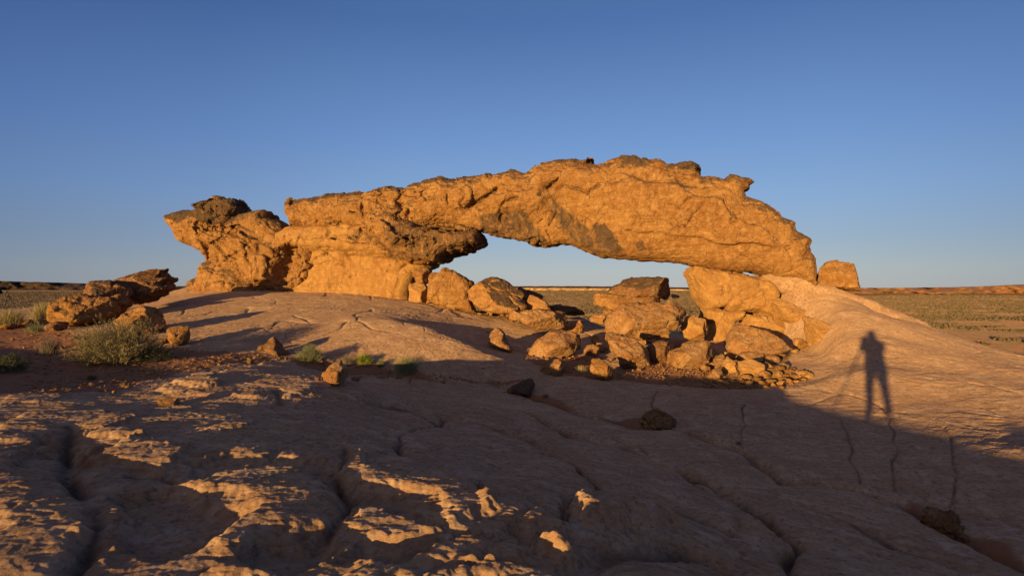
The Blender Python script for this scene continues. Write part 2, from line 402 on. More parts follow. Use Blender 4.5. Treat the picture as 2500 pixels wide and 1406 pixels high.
def hit(px, py, zf, dmin=1.2, dmax=60):
    d = np.exp(np.linspace(math.log(dmin), math.log(dmax), 1500)); x, y, z = W(px, py, d)
    g = z-zf(x, y); i = np.where(g < 0)[0]
    if not len(i): return None
    i = i[0]
    if i == 0: return float(d[0])
    return float(d[i-1]+(d[i]-d[i-1])*g[i-1]/(g[i-1]-g[i]))
def gpt(px, py):
    d = hit(px, py, z_base); 
    if d is None: d = 25.0
    return ((px-1250)/F*d, d)

# cracks, mounds and hollows, traced on the ground
CRACKS = [
    (.16, .09, [(1290, 1000), (1400, 1058), (1500, 1075), (1580, 1110)]), (.14, .08, [(1670, 1140), (1760, 1182), (1850, 1250), (1900, 1275)]), (.14, .08, [(1970, 1230), (2080, 1270), (2200, 1330), (2330, 1372)]),
    (.14, .07, [(1080, 1005), (1180, 1030), (1300, 1072), (1340, 1100)]), (.12, .07, [(1540, 1195), (1650, 1240), (1800, 1292)]), (.12, .07, [(1400, 1385), (1500, 1335), (1700, 1342), (1830, 1405)]), (.12, .06, [(900, 980), (1010, 1000), (1120, 1050)]),  # width, depth, points
    (.09, .10, [(165, 1040), (168, 1100), (165, 1160), (190, 1205), (222, 1235), (238, 1290), (225, 1340), (180, 1390)]),
    (.05, .07, [(790, 1165), (820, 1142), (843, 1118), (846, 1092)]),
    (.05, .07, [(972, 1105), (976, 1060), (1010, 1045), (1075, 1030), (1080, 1005)]),
    (.05, .08, [(825, 1165), (862, 1212), (845, 1250), (806, 1292)]),
    (.06, .08, [(330, 1150), (395, 1162), (440, 1188), (480, 1180), (540, 1150)]),
    (.04, .06, [(1120, 1170), (1150, 1180), (1165, 1215)]),
    (.05, .09, [(1375, 1265), (1392, 1238), (1445, 1205), (1458, 1172), (1420, 1135), (1370, 1115), (1320, 1090)]),
    (.06, .10, [(1675, 1150), (1760, 1210), (1860, 1255), (1955, 1322), (1918, 1360), (1930, 1400)]),
    (.022, .03, [(1900, 1230), (2000, 1260), (2100, 1300), (2250, 1330), (2400, 1370)]),
    (.05, .06, [(1500, 1060), (1560, 1085), (1600, 1120), (1700, 1150)]),
    (.12, .14, [(1180, 925), (1260, 950), (1340, 975), (1420, 1008), (1500, 1022), (1560, 1035), (1660, 1046), (1760, 1075), (1830, 1105), (1900, 1160), (2000, 1166), (2100, 1186), (2200, 1222), (2330, 1290), (2500, 1375)]),
    (.04, .08, [(1602, 948), (1592, 985), (1600, 1020)]),
    (.03, .07, [(1815, 985), (1812, 1030), (1815, 1095)]),
    (.03, .06, [(1995, 1000), (2050, 1028), (2080, 1080), (2075, 1130), (2100, 1170)]),
    (.035, .07, [(2155, 990), (2180, 1050), (2190, 1110), (2188, 1195)]),
    (.035, .07, [(2310, 1040), (2325, 1110), (2326, 1240)]),
    (.022, .03, [(2180, 1065), (2240, 1095), (2325, 1125)]), (.022, .03, [(2325, 1145), (2420, 1170), (2500, 1190)]),
    (.02, .025, [(1990, 1130), (1880, 1115)]), (.022, .03, [(2370, 985), (2430, 1010), (2500, 1030)]),
    (.02, .025, [(2040, 835), (2100, 870), (2125, 850)]), (.02, .025, [(2080, 905), (2200, 915), (2330, 905), (2430, 900)]),
    (.025, .035, [(660, 800), (700, 815), (712, 840), (720, 865)]), (.02, .025, [(700, 805), (730, 790)]), (.02, .025, [(860, 775), (858, 800), (830, 820)]),
    (.022, .03, [(940, 800), (985, 795), (990, 780)]), (.022, .03, [(820, 862), (840, 840), (850, 825), (900, 815)]), (.022, .03, [(900, 850), (895, 838), (940, 810), (990, 835), (1020, 840), (1030, 860)]),
    (.022, .03, [(1030, 780), (1035, 810), (1100, 830)]), (.022, .03, [(1120, 870), (1135, 850), (1080, 820)]), (.022, .03, [(1150, 915), (1145, 895), (1110, 885), (1080, 890)]),
    (.022, .03, [(960, 870), (1000, 880), (1060, 885)]), (.02, .025, [(1010, 860), (1040, 830)]), (.022, .03, [(620, 830), (680, 835), (655, 860)]),
    (.02, .025, [(1320, 1085), (1240, 1060), (1180, 1020)]), (.05, .05, [(670, 960), (690, 985), (670, 1000)]), (.02, .025, [(940, 960), (1030, 990), (1160, 1000)]),
]
# patches that stand proud (+) or lie low (-): height, soft edge, outline
PATCH = [
    (.055, .10, [(215, 1052), (250, 1042), (320, 1040), (332, 1058), (318, 1078), (290, 1075), (270, 1068)]),
    (.06, .10, [(318, 1072), (345, 1078), (400, 1082), (458, 1100), (440, 1122), (400, 1143), (330, 1140), (240, 1118), (285, 1092)]),
    (.075, .16, [(470, 1182), (530, 1150), (590, 1132), (650, 1140), (740, 1160), (800, 1182), (826, 1240), (822, 1272), (790, 1300), (700, 1312), (640, 1322), (590, 1350), (500, 1345), (560, 1310), (620, 1262), (560, 1240), (470, 1215), (400, 1200)]),
    (.06, .16, [(-60, 1150), (60, 1160), (120, 1172), (170, 1215), (225, 1240), (232, 1290), (190, 1370), (50, 1410), (-60, 1410)]),
    (.06, .12, [(255, 1255), (320, 1248), (335, 1290), (345, 1320), (300, 1370), (195, 1382), (240, 1330)]),
    (.085, .14, [(805, 1165), (820, 1128), (870, 1120), (910, 1150), (1000, 1158), (1100, 1182), (1160, 1215), (1250, 1290), (1230, 1312), (1160, 1292), (1100, 1245), (980, 1202), (850, 1168)]),
    (.06, .12, [(1165, 1195), (1205, 1190), (1300, 1230), (1390, 1280), (1330, 1305), (1200, 1250)]),
    (.05, .10, [(865, 1222), (900, 1215), (950, 1250), (1010, 1262), (1110, 1302), (1090, 1318), (920, 1320), (830, 1302), (850, 1262)]),
    (.15, .2, [(1385, 1228), (1450, 1218), (1560, 1248), (1625, 1272), (1560, 1280), (1440, 1262)]),
    (.14, .14, [(1290, 1312), (1400, 1312), (1385, 1380), (1335, 1372)]),
    (.04, .06, [(840, 1086), (890, 1080), (945, 1100), (900, 1116), (845, 1115)]),
    (.045, .08, [(1040, 1365), (1150, 1330), (1260, 1345), (1240, 1375), (1040, 1378)]),
    (.05, .1, [(465, 1410), (480, 1385), (560, 1365), (660, 1395), (650, 1410)]),
    (.05, .1, [(900, 1395), (960, 1370), (1100, 1385), (1280, 1390), (1280, 1410), (900, 1410)]),
    (.04, .08, [(480, 1060), (540, 1035), (620, 1030), (600, 1052), (530, 1062)]),
    (.04, .08, [(-40, 1060), (60, 1010), (200, 1005), (330, 1015), (300, 1030), (180, 1050), (160, 1085), (60, 1080)]),
    (.06, .14, [(385, 962), (430, 935), (520, 915), (640, 890), (720, 905), (880, 935), (800, 955), (650, 978), (520, 972)]),
    (.08, .10, [(450, 940), (480, 925), (520, 925), (530, 945), (500, 958), (460, 955)]),
    (.03, .08, [(0, 975), (60, 965), (150, 968), (100, 985), (0, 990)]),
    (-.10, .16, [(260, 1220), (400, 1205), (560, 1245), (610, 1262), (560, 1300), (480, 1340), (350, 1320), (330, 1255)]),
    (-.12, .16, [(600, 1352), (640, 1326), (780, 1315), (830, 1330), (800, 1375), (700, 1395), (620, 1385)]),
    (-.07, .12, [(860, 1178), (980, 1212), (1090, 1255), (1100, 1290), (960, 1262), (880, 1215)]),
    (-.09, .14, [(920, 1330), (1130, 1318), (1100, 1345), (1000, 1375), (880, 1360)]),
    (-.08, .12, [(90, 1060), (200, 1070), (260, 1120), (170, 1150), (80, 1130)]),
    (-.08, .12, [(1180, 1255), (1330, 1300), (1290, 1345), (1150, 1312)]),
    (-.08, .14, [(460, 1120), (560, 1100), (760, 1120), (800, 1150), (640, 1128), (470, 1170)]),
    (-.05, .10, [(230, 1078), (310, 1082), (280, 1100), (215, 1105)]),
]
SANDY = [[(-400, 800), (60, 792), (160, 815), (420, 848), (640, 868), (700, 880), (560, 890), (420, 915), (300, 955), (60, 962), (-400, 990)],
         [(660, 868), (780, 880), (860, 885), (1000, 905), (1120, 922), (1290, 925), (1270, 938), (1100, 925), (900, 922), (760, 905)],
         [(1280, 880), (1420, 862), (1500, 900), (1560, 862), (1700, 870), (1780, 880), (1900, 900), (1985, 925), (1900, 948), (1720, 948), (1560, 934), (1440, 925), (1330, 905)],
         [(1230, 935), (1330, 960), (1420, 1000), (1330, 985)], [(1420, 1008), (1560, 1020), (1650, 1040), (1560, 1046)],
         [(2200, 1200), (2400, 1300), (2500, 1340), (2500, 1390), (2330, 1310), (2240, 1260)],
         [(215, 1078), (310, 1078), (280, 1100), (215, 1108)]]
CRK = [(w, dp, np.array([gpt(*q) for q in P])) for w, dp, P in CRACKS]
PAT = [(h, e, np.array([gpt(*q) for q in P])) for h, e, P in PATCH]
SND = [np.array([gpt(*q) for q in P]) for P in SANDY]
def box(x, y, P, m): 
    lo = P.min(0)-m; hi = P.max(0)+m
    return (x > lo[0]) & (x < hi[0]) & (y > lo[1]) & (y < hi[1])
def sand_mask(x, y):
    m = np.zeros(x.shape)
    wx = x+.25*pn2(x*1.3, y*1.3, 41); wy = y+.35*pn2(x*1.3, y*1.3, 42)
    for P in SND:
        b = box(x, y, P, 1.0)
        if b.any(): m[b] = np.maximum(m[b], ss(-.12, .25, poly_sd(wx[b], wy[b], P)))
    return m
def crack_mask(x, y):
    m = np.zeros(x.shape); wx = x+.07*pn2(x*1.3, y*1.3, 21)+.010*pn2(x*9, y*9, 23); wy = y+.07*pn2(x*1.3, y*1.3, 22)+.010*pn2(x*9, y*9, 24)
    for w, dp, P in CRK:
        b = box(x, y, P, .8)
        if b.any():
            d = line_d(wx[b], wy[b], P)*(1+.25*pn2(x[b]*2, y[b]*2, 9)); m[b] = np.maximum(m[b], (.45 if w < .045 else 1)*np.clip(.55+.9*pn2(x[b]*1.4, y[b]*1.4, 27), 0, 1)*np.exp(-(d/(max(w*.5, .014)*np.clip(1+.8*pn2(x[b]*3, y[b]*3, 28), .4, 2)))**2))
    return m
def ground(x, y, sand=None):
    x = np.asarray(x, float); y = np.asarray(y, float)
    z = z_base(x, y); s, t = st(x, y); r = np.hypot(x, y)
    if sand is None: sand = sand_mask(x, y)
    front = ss(0.4, 2.0, t)
    near = front*ss(40, 22, r)
    hard = near*(1-.85*sand)
    wx = x+.18*pn2(x*1.1, y*1.1, 11)+.05*pn2(x*4, y*4, 13); wy = y+.18*pn2(x*1.1, y*1.1, 12)+.05*pn2(x*4, y*4, 14)
    for h, e, P in PAT:
        b = box(x, y, P, e*2)
        if b.any(): z[b] += h*(.85 if h > 0 else .75)*near[b]*ss(-e*.45, e*.45, poly_sd(wx[b], wy[b], P)+.07*fbm2(x[b]*2.2, y[b]*3.4, 4, 5, .7))
    wx = x+.07*pn2(x*1.3, y*1.3, 21)+.010*pn2(x*9, y*9, 23); wy = y+.07*pn2(x*1.3, y*1.3, 22)+.010*pn2(x*9, y*9, 24)
    cv = np.clip(.80+.8*pn2(x*.9+9, y*.9, 25), .30, 1.2)
    for w, dp, P in CRK:
        b = box(x, y, P, .8)
        if b.any():
            d = line_d(wx[b], wy[b], P)*(1+.25*pn2(x[b]*2, y[b]*2, 9))
            w1 = w*(.6 if w < .045 else .75); g_ = near[b]*cv[b]*dp*(.65 if w < .045 else 1)
            z[b] -= g_*np.exp(-(d/w1)**2)*(1 if w < .045 else 1.1)+g_*(.08 if w < .045 else .5)*np.exp(-(d/(w*3.2))**2)
    # broad undulation, pillow-like joints, flaking layers
    z += near*(.03*pn2(x*.45, y*.45, 1)*ss(3, 9, r)+.013*fbm2(x*.9, y*1.2, 3, 2))
    f, _ = voro2(x*.42+.3*pn2(x*.6, y*.6, 31), y*.30+.3*pn2(x*.6, y*.6, 32), 3)
    z -= hard*.035*np.exp(-(f/.045)**2)*ss(-.2, .3, pn2(x*.3, y*.3, 77)+.1)
    sk = x*.92+y*.38; sl = -x*.38+y*.92                                # bedding strikes across the view
    n_ = fbm2(sk*1.1, sl*2.6, 4, 4, .6)
    z += hard*.008*n_
    n2 = (fbm2(sk*.55+3, sl*1.5, 3, 44, .6)+.25*fbm2(sk*3, sl*5, 2, 45))*3.2
    z += hard*.011*(np.floor(n2)+ss(.0, .16, n2-np.floor(n2))-n2*.6)*ss(-.35, .25, pn2(x*.3, y*.3, 80)+.15)
    rg = 1-np.abs(fbm2(x*1.7+.4*pn2(x, y, 8), y*4.2, 3, 6))*2.0
    z += hard*.012*np.clip(rg, -.5, 1)*ss(-.3, .4, pn2(x*.35, y*.35, 78))
    q = z*22+fbm2(x*.5, y*.5, 2, 61)*2.5                            # thin layers breaking off in steps
    z += hard*.010*(ss(.35, .65, q-np.floor(q))-(q-np.floor(q)))*ss(0, .35, pn2(x*.5, y*.5, 79)+.12)
    z += hard*.0045*fbm2(x*6, y*8, 3, 33, .6)*ss(22, 8, r)
    z += near*.004*fbm2(x*14, y*14, 3, 15, .6)*ss(25, 8, r)
    z += front*sand*.012*fbm2(x*5, y*5, 3, 16)
    z += front*ss(22, 40, r)*.10*fbm2(x*.35, y*.35, 4, 18)
    # keep the lee side of the ridge in the dark where it should be
    return z
def zg(x, y):
    return float(ground(np.array([float(x)]), np.array([float(y)]))[0])
def ghit(px, py, dmin=1.5):
    d = hit(px, py, lambda x, y: ground(x, y), dmin)
    return d

# the sheet of slickrock: rings around the place, fine where the photograph looks
def sheet():
    a0 = math.radians(56)
    fa = np.linspace(-a0, a0, 1500)
    ba = np.linspace(a0, 2*math.pi-a0, 240)[1:-1]
    ang = np.concatenate([fa, ba])
    rr = np.concatenate([np.exp(np.linspace(math.log(.25), math.log(2.4), 60))[:-1], np.exp(np.linspace(math.log(2.4), math.log(32), 980)), np.exp(np.linspace(math.log(32), math.log(95), 120))[1:]])
    A, R_ = np.meshgrid(ang, rr, indexing='ij')
    X = np.sin(A)*R_; Y = np.cos(A)*R_
    sh = X.shape; x = X.ravel(); y = Y.ravel()
    sd = sand_mask(x, y)
    z = ground(x, y, sd)
    na, nr = sh
    V = np.c_[x, y, z]; V = np.r_[V, [[0, 0, zg(0, 0)]]]
    i = np.arange(na)[:, None]; j = np.arange(nr-1)[None, :]; i2 = (i+1) % na
    Q = np.stack([i*nr+j, i*nr+j+1, i2*nr+j+1, i2*nr+j], -1).reshape(-1, 4)
    i = np.arange(na); cap = np.stack([np.full(na, na*nr), i*nr, ((i+1) % na)*nr, ((i+1) % na)*nr], 1)
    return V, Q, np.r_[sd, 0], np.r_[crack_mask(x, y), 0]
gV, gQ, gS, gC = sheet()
t = NT('slickrock'); p = t.pos(); t.b.inputs['Diffuse Roughness'].default_value = .5
c = t.mix(t.ramp(t.noise(p, .55, 5, .6, .4), [(.36, 0.), (.64, 1.)]), (.315, .185, .108), (.38, .235, .132))
c = t.mix(t.ramp(t.noise(p, 2.6, 6, .68, .5), [(.48, 0.), (.66, .9)]), c, (.47, .315, .20))
c = t.mix(t.ramp(t.noise(t.pos((1, 2.2, 1)), 5.5, 6, .7), [(.54, 0.), (.68, .65)]), c, (.43, .34, .285))   # grey lichen films
c = t.mix(t.ramp(t.noise(p, 14, 5, .75), [(.36, .65), (.5, 0.)]), c, (.13, .075, .055))
lam = t.noise(t.pos((1.0, 5.0, 26.0), (.1, .05, .12)), 1.6, 6, .7, .6)
c = t.mix(t.ramp(lam, [(.36, .35), (.5, 0.)]), c, (.16, .09, .06))
sandc = t.mix(t.noise(p, 9, 6, .7), (.17, .075, .038), (.30, .145, .075))
c = t.mix(t.ramp(t.attr('sand'), [(.3, 0.), (.7, 1.)]), c, sandc)
c = t.mix(t.math('MULTIPLY', t.attr('crack'), .8), c, (.085, .045, .028))          # darker colour along the lines of the joints
b = t.bump(t.noise(p, 5, 8, .7), .035, .8)
b = t.bump(lam, .02, .7, b)
b = t.bump(t.noise(p, 38, 6, .75), .009, 1.0, b)
M_SLICK = t.done(c, b)
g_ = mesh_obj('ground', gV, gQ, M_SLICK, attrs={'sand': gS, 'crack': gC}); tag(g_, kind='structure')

# ------------------------------------------------------------------ rock materials
M_ARCH = rock_material('arch_sandstone', (.325, .165, .055), (.44, .265, .115), (.21, .092, .029))
M_WALL = rock_material('smooth_sandstone', (.355, .195, .068), (.44, .265, .105), (.28, .135, .045), bump=.55)
M_BOULD = rock_material('boulder_sandstone', (.33, .17, .07), (.43, .26, .12), (.22, .10, .04), lichen=.35)
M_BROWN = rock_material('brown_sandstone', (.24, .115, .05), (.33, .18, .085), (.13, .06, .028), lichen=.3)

def z3(P): return [(1100+.38*a, 600+.38*b) for a, b in P]
def z4(P): return [(.36*a, 620+.36*b) for a, b in P]
def z7(P): return [(1250+.5*a, 950+.5*b) for a, b in P]
def z8(P): return [(650+.28*a, 720+.28*b) for a, b in P]
def z5(P): return [(1800+.3557*a, 600+.3557*b) for a, b in P]
def zm(P): return [(1700+.12*a, 840+.12*b) for a, b in P]

# ------------------------------------------------------------------ the arch, modelled on its own wall plane
class Plane:
    """vertical plane y = y0 + k x; u runs along it, w points away from the lens"""
    def __init__(s, y0, k):
        s.y0 = y0; s.k = k; L = math.hypot(1, k); s.e = np.array([1/L, k/L]); s.n = np.array([-k/L, 1/L])
    def uv(s, px, py):
        a = (px-1250)/F; y = s.y0/(1-s.k*a); x = a*y; z = CZ-(py-703)/F*y
        return (x*s.e[0]+(y-s.y0)*s.e[1], z)
    def world(s, U, Wd, V):
        return np.c_[U*s.e[0]+Wd*s.n[0], s.y0+U*s.e[1]+Wd*s.n[1], V]
AP = Plane(24.49, -0.21)
def smin(a, b, k):
    h = np.clip(.5+.5*(b-a)/k, 0, 1); return b*(1-h)+a*h-k*h*(1-h)
def smax(a, b, k): return -smin(-a, -b, k)
def slab_rock(layers, pad, h, relief=None, wmin=-2.6, wmax=2.4, warp=.05, plane=AP):
    """layers: (outline px, centre w, front depth, back depth, edge radius)"""
    L = [(np.array([plane.uv(*q) for q in P]), w0, tf, tb, R) for P, w0, tf, tb, R in layers]
    allp = np.concatenate([q[0] for q in L]); lo = allp.min(0)-pad; hi = allp.max(0)+pad
    u = np.arange(lo[0], hi[0], h); v = np.arange(lo[1], hi[1], h); w = np.arange(wmin, wmax, h)
    U, V = np.meshgrid(u, v, indexing='ij')
    Uw = U+warp*(fbm2(U*1.1, V*1.1, 4, 51, .6)); Vw = V+warp*(fbm2(U*1.1, V*1.1, 4, 87, .6))
    rel = relief(U, V) if relief else 0
    Fd = None
    for P, w0, tf, tb, R in L:
        s = poly_sd(Uw, Vw, P).astype(np.float32)
        a = np.clip((w-w0)/np.where(w < w0, tf, tb), -1, 1).astype(np.float32)
        I = (R*(1-np.sqrt(np.maximum(1-np.abs(a)**2.6, 0)))).astype(np.float32)
        f = s[:, :, None]-I[None, None, :]
        front = (tf+(w-w0))[None, None, :].astype(np.float32)+np.asarray(rel, np.float32)[:, :, None] if relief else (tf+(w-w0))[None, None, :]
        back = (tb-(w-w0))[None, None, :].astype(np.float32)
        f = smin(f, front, .12); f = np.minimum(f, back)
        Fd = f if Fd is None else np.maximum(Fd, f)
    Vt, Q = nets(Fd.transpose(0, 2, 1), (lo[0], wmin, lo[1]), h)       # axes u, w, v
    del Fd
    Vt = relax(Vt, Q, 1, .5)
    return Vt, Q                                                      # columns u, w, v
def roughen(V, Q, amp=1.0, seed=0, fine=True, facet=1.0, wf=None):
    wt = wf(V) if wf else 1.0
    for sc, a in ((.55, .08), (1.5, .035), (4.2, .018)):
        N = normals(V, Q)
        d = rid3(V[:, 0]*sc, V[:, 1]*sc, V[:, 2]*sc, 2, seed+3)*.55-.5 if sc < 5 else 0
        d = d*.6+fbm3(V[:, 0]*sc, V[:, 1]*sc, V[:, 2]*sc*1.2, 3, seed)*.6
        V = V+N*(d*a*amp*wt)[:, None]
    for sc, a, sd_ in ((.75, .10, 31), (1.9, .05, 41), (4.6, .022, 51)):
        N = normals(V, Q); jw = V+.22/sc*np.stack([pn3(V[:, 0]*sc*1.5, V[:, 1]*sc*1.5, V[:, 2]*sc*1.5, sd_+i) for i in range(3)], 1)
        hh, ed = facets(jw, sc, seed+sd_, 1.5); k = ss(-.25, .3, pn3(V[:, 0]*.5, V[:, 1]*.5, V[:, 2]*.5, seed+sd_))*.75+.25
        V = V+N*(k*facet*wt*a*(hh*.7*ss(0, .05, ed)-.45*np.exp(-(ed/.045)**2)))[:, None]
    # bedding planes that open as thin ledges
    N = normals(V, Q); q = V[:, 2]*3.1+.5*V[:, 0]*.12+.7*pn3(V[:, 0]*.4, V[:, 1]*.4, V[:, 2]*.5, seed+5)
    led = np.exp(-((q-np.round(q))/.055)**2)*ss(.0, .35, pn3(V[:, 0]*.6, V[:, 1]*.6, V[:, 2]*.9, seed+6))
    V = V-N*(led*.05*amp)[:, None]
    if fine:
        N = normals(V, Q)
        V = V+N*(.010*amp*fbm3(V[:, 0]*11, V[:, 1]*11, V[:, 2]*11, 2, seed+8))[:, None]
    return V
def place_uv(plane, V): return plane.world(V[:, 0], V[:, 1], V[:, 2])

# lines where the face is split (width m, depth m, pixels) and areas that stand out or fall back
A_CR = [(.06, .24, [(1425, 404), (1412, 408), (1398, 425), (1378, 440), (1368, 452), (1348, 470)]), (.05, .2, [(1420, 410), (1432, 422)]),
        (.07, .35, [(1222, 470), (1205, 485), (1178, 500), (1158, 512)]), (.05, .22, [(1278, 490), (1255, 500), (1235, 512), (1232, 540)]),
        (.05, .22, [(1345, 570), (1350, 585), (1356, 600)]), (.04, .16, [(1790, 505), (1780, 520), (1782, 535), (1775, 542), (1782, 548)]),
        (.03, .12, [(1710, 512), (1685, 535), (1670, 560), (1655, 560)]), (.03, .10, [(1765, 465), (1745, 478), (1710, 482), (1680, 495), (1650, 518)]),
        (.03, .10, [(1632, 605), (1620, 615), (1620, 625)]), (.02, .06, [(1560, 490), (1568, 505)]), (.02, .05, [(1600, 455), (1585, 470), (1590, 490)]),
        (.02, .06, [(1820, 530), (1850, 522), (1880, 500)]), (.02, .07, [(1905, 535), (1880, 545), (1860, 560)]), (.02, .05, [(1740, 480), (1700, 500)]),
        (.04, .14, [(1935, 540), (1938, 575), (1942, 600)]), (.03, .10, [(1970, 610), (1940, 600), (1900, 610)]),
        (.03, .10, [(1975, 640), (1980, 660), (1975, 690)]), (.05, .18, [(1470, 460), (1440, 482), (1420, 470), (1380, 465)]),
        (.05, .22, [(1003, 520), (1018, 540), (1008, 560)]), (.04, .2, [(900, 470), (908, 490), (908, 515)]), (.03, .12, [(826, 480), (830, 500), (825, 540)]),
        (.03, .12, [(800, 490), (798, 520)]), (.05, .20, [(716, 556), (760, 550), (830, 552), (880, 560), (930, 570)]),
        (.04, .14, [(1040, 470), (1050, 480), (1046, 490)]), (.05, .2, [(1080, 448), (1090, 470)]), (.02, .08, [(1170, 440), (1165, 460), (1150, 470)]),
        (.05, .22, [(720, 608), (760, 606), (790, 612), (835, 608)]), (.05, .25, [(830, 612), (870, 618), (930, 625), (980, 632), (1030, 640)]),
        (.04, .14, [(590, 640), (570, 655), (580, 670)]), (.05, .2, [(520, 590), (540, 615), (535, 640)]), (.06, .2, [(560, 500), (555, 540), (545, 548)]),
        (.05, .2, [(660, 540), (665, 560), (640, 562), (600, 560), (560, 562)]), (.05, .18, [(500, 545), (540, 560), (600, 575), (640, 590), (660, 620)]),
        (.04, .12, [(740, 650), (790, 650), (830, 640), (860, 650)]), (.03, .07, [(750, 680), (850, 680), (960, 672)]), (.03, .07, [(760, 695), (850, 695)]),
        (.05, .18, [(1010, 640), (990, 660), (960, 665)]), (.05, .2, [(1015, 665), (1018, 690), (1000, 700)]), (.05, .15, [(640, 610), (660, 660), (650, 690)]),
        (.04, .14, [(430, 530), (470, 540), (500, 545)]), (.04, .12, [(1100, 470), (1120, 500), (1150, 512)]), (.02, .05, [(1540, 560), (1620, 548), (1660, 565)]),
        (.03, .08, [(1700, 645), (1780, 652), (1850, 655), (1880, 648)]), (.02, .06, [(1740, 640), (1830, 640)]), (.02, .06, [(1900, 600), (1860, 640)])]
A_BL = [(-.75, .06, [(1040, 556), (1100, 563), (1175, 569), (1180, 578), (1110, 574), (1050, 568)]),(-.75, .25, [(715, 608), (745, 600), (760, 640), (735, 680), (712, 700), (695, 690), (705, 650)]),        # deep alcove
        (-.35, .2, [(640, 690), (690, 700), (715, 714), (650, 712)]),
        (.30, .3, [(840, 590), (870, 582), (940, 590), (980, 610), (920, 622), (850, 615)]),
        (.35, .3, [(620, 560), (700, 556), (720, 600), (690, 640), (700, 690), (670, 690), (640, 640)]),
        (.3, .35, [(735, 480), (825, 480), (825, 545), (735, 550)]), (.3, .3, [(835, 478), (900, 474), (905, 550), (840, 545)]),
        (.45, .4, [(960, 505), (1030, 520), (1060, 560), (1040, 600), (1000, 605), (950, 560)]),
        (-.25, .3, [(1330, 470), (1370, 460), (1440, 530), (1530, 620), (1450, 620), (1360, 560)]),
        (.22, .4, [(1370, 400), (1445, 392), (1400, 430), (1350, 470), (1290, 460), (1290, 425)]),
        (-.2, .3, [(1180, 520), (1330, 520), (1350, 595), (1240, 580)]),
        (.25, .8, [(1500, 440), (1750, 470), (1900, 560), (1850, 630), (1600, 600), (1480, 520)]),
        (.2, .4, [(1290, 430), (1360, 480), (1330, 540), (1230, 520), (1240, 470)]),
        (-.3, .12, [(1640, 440), (1720, 448), (1820, 470), (1812, 486), (1740, 478), (1660, 470)]),
        (-.2, .2, [(930, 455), (1000, 450), (1010, 500), (950, 510), (920, 490)]), (-.5, .12, [(1020, 520), (1045, 535), (1030, 552), (1008, 545)]),
        (-.4, .08, [(990, 505), (1012, 508), (1005, 522), (992, 520)])]
def arch_relief(U, V):
    r = .10*fbm2(U*.45, V*.45, 3, 101)+.05*fbm2(U*1.5, V*1.5, 3, 102)
    wu = U+.10*pn2(U*1.6, V*1.6, 103)+.05*pn2(U*5, V*5, 105); wv = V+.10*pn2(U*1.6, V*1.6, 104)+.05*pn2(U*5, V*5, 106)
    uc = AP.uv(1280, 500)[0]
    rough = ss(uc+.5, uc-1.5, U)                                      # the left half is blocky, the right half smooth
    f, cid = voro2(wu*.95, wv*1.1, 7)
    low = ss(AP.uv(800, 640)[1]-.3, AP.uv(800, 640)[1]+.5, V)
    r = r+(rough*(.20)+.05)*(.25+.75*low)*(cid-.5)*1.2*ss(0, .12, f)-(.10*rough+.03)*(.2+.8*low)*np.exp(-(f/.06)**2)
    f2, c2 = voro2(wu*2.6+3, wv*2.9, 8)
    r = r+(.07*rough+.012)*(.25+.75*low)*(c2-.5)*ss(0, .15, f2)-(.035*rough+.008)*np.exp(-(f2/.08)**2)
    for w, dp, P in A_CR:
        Pu = np.array([AP.uv(*q) for q in P]); b = box(U, V, Pu, .6)
        d = line_d(wu[b]*.5+U[b]*.5, wv[b]*.5+V[b]*.5, Pu); r[b] -= dp*np.exp(-(d/w)**2)+dp*.25*np.exp(-(d/(w*3.5))**2)
    for hh, e, P in A_BL:
        Pu = np.array([AP.uv(*q) for q in P]); b = box(U, V, Pu, e*2)
        r[b] += hh*ss(-e, e*.8, poly_sd(wu[b], wv[b], Pu))
    return r

HEAD = [(415, 526), (426, 519), (437, 517), (455, 513), (475, 516), (495, 514), (500, 498), (515, 495), (530, 493), (536, 484), (560, 483), (580, 487), (590, 497), (596, 503), (599, 520),
        (615, 522), (635, 517), (650, 516), (658, 522), (659, 537), (678, 537), (692, 545), (702, 552), (706, 560), (760, 560), (790, 620), (770, 680), (730, 715), (700, 735), (480, 730), (480, 705), (497, 692), (508, 675), (516, 655),
        (518, 638), (510, 620), (490, 607), (470, 598), (455, 590), (445, 586), (436, 570), (428, 555), (420, 540)]
CONE = [(515, 640), (560, 632), (620, 650), (650, 690), (690, 716), (720, 760), (440, 745), (470, 712), (495, 695), (508, 675)]
WALLP = [(640, 580), (720, 560), (900, 580), (1050, 612), (1064, 640), (1060, 655), (1030, 664), (1012, 684), (1004, 720), (1010, 780), (960, 780), (850, 760), (640, 745)]
BAND = [(690, 568), (718, 556), (800, 545), (980, 545), (1060, 600), (1090, 636), (1066, 645), (1058, 652), (1010, 648), (960, 640), (900, 632), (840, 622), (780, 618), (730, 612), (690, 600)]
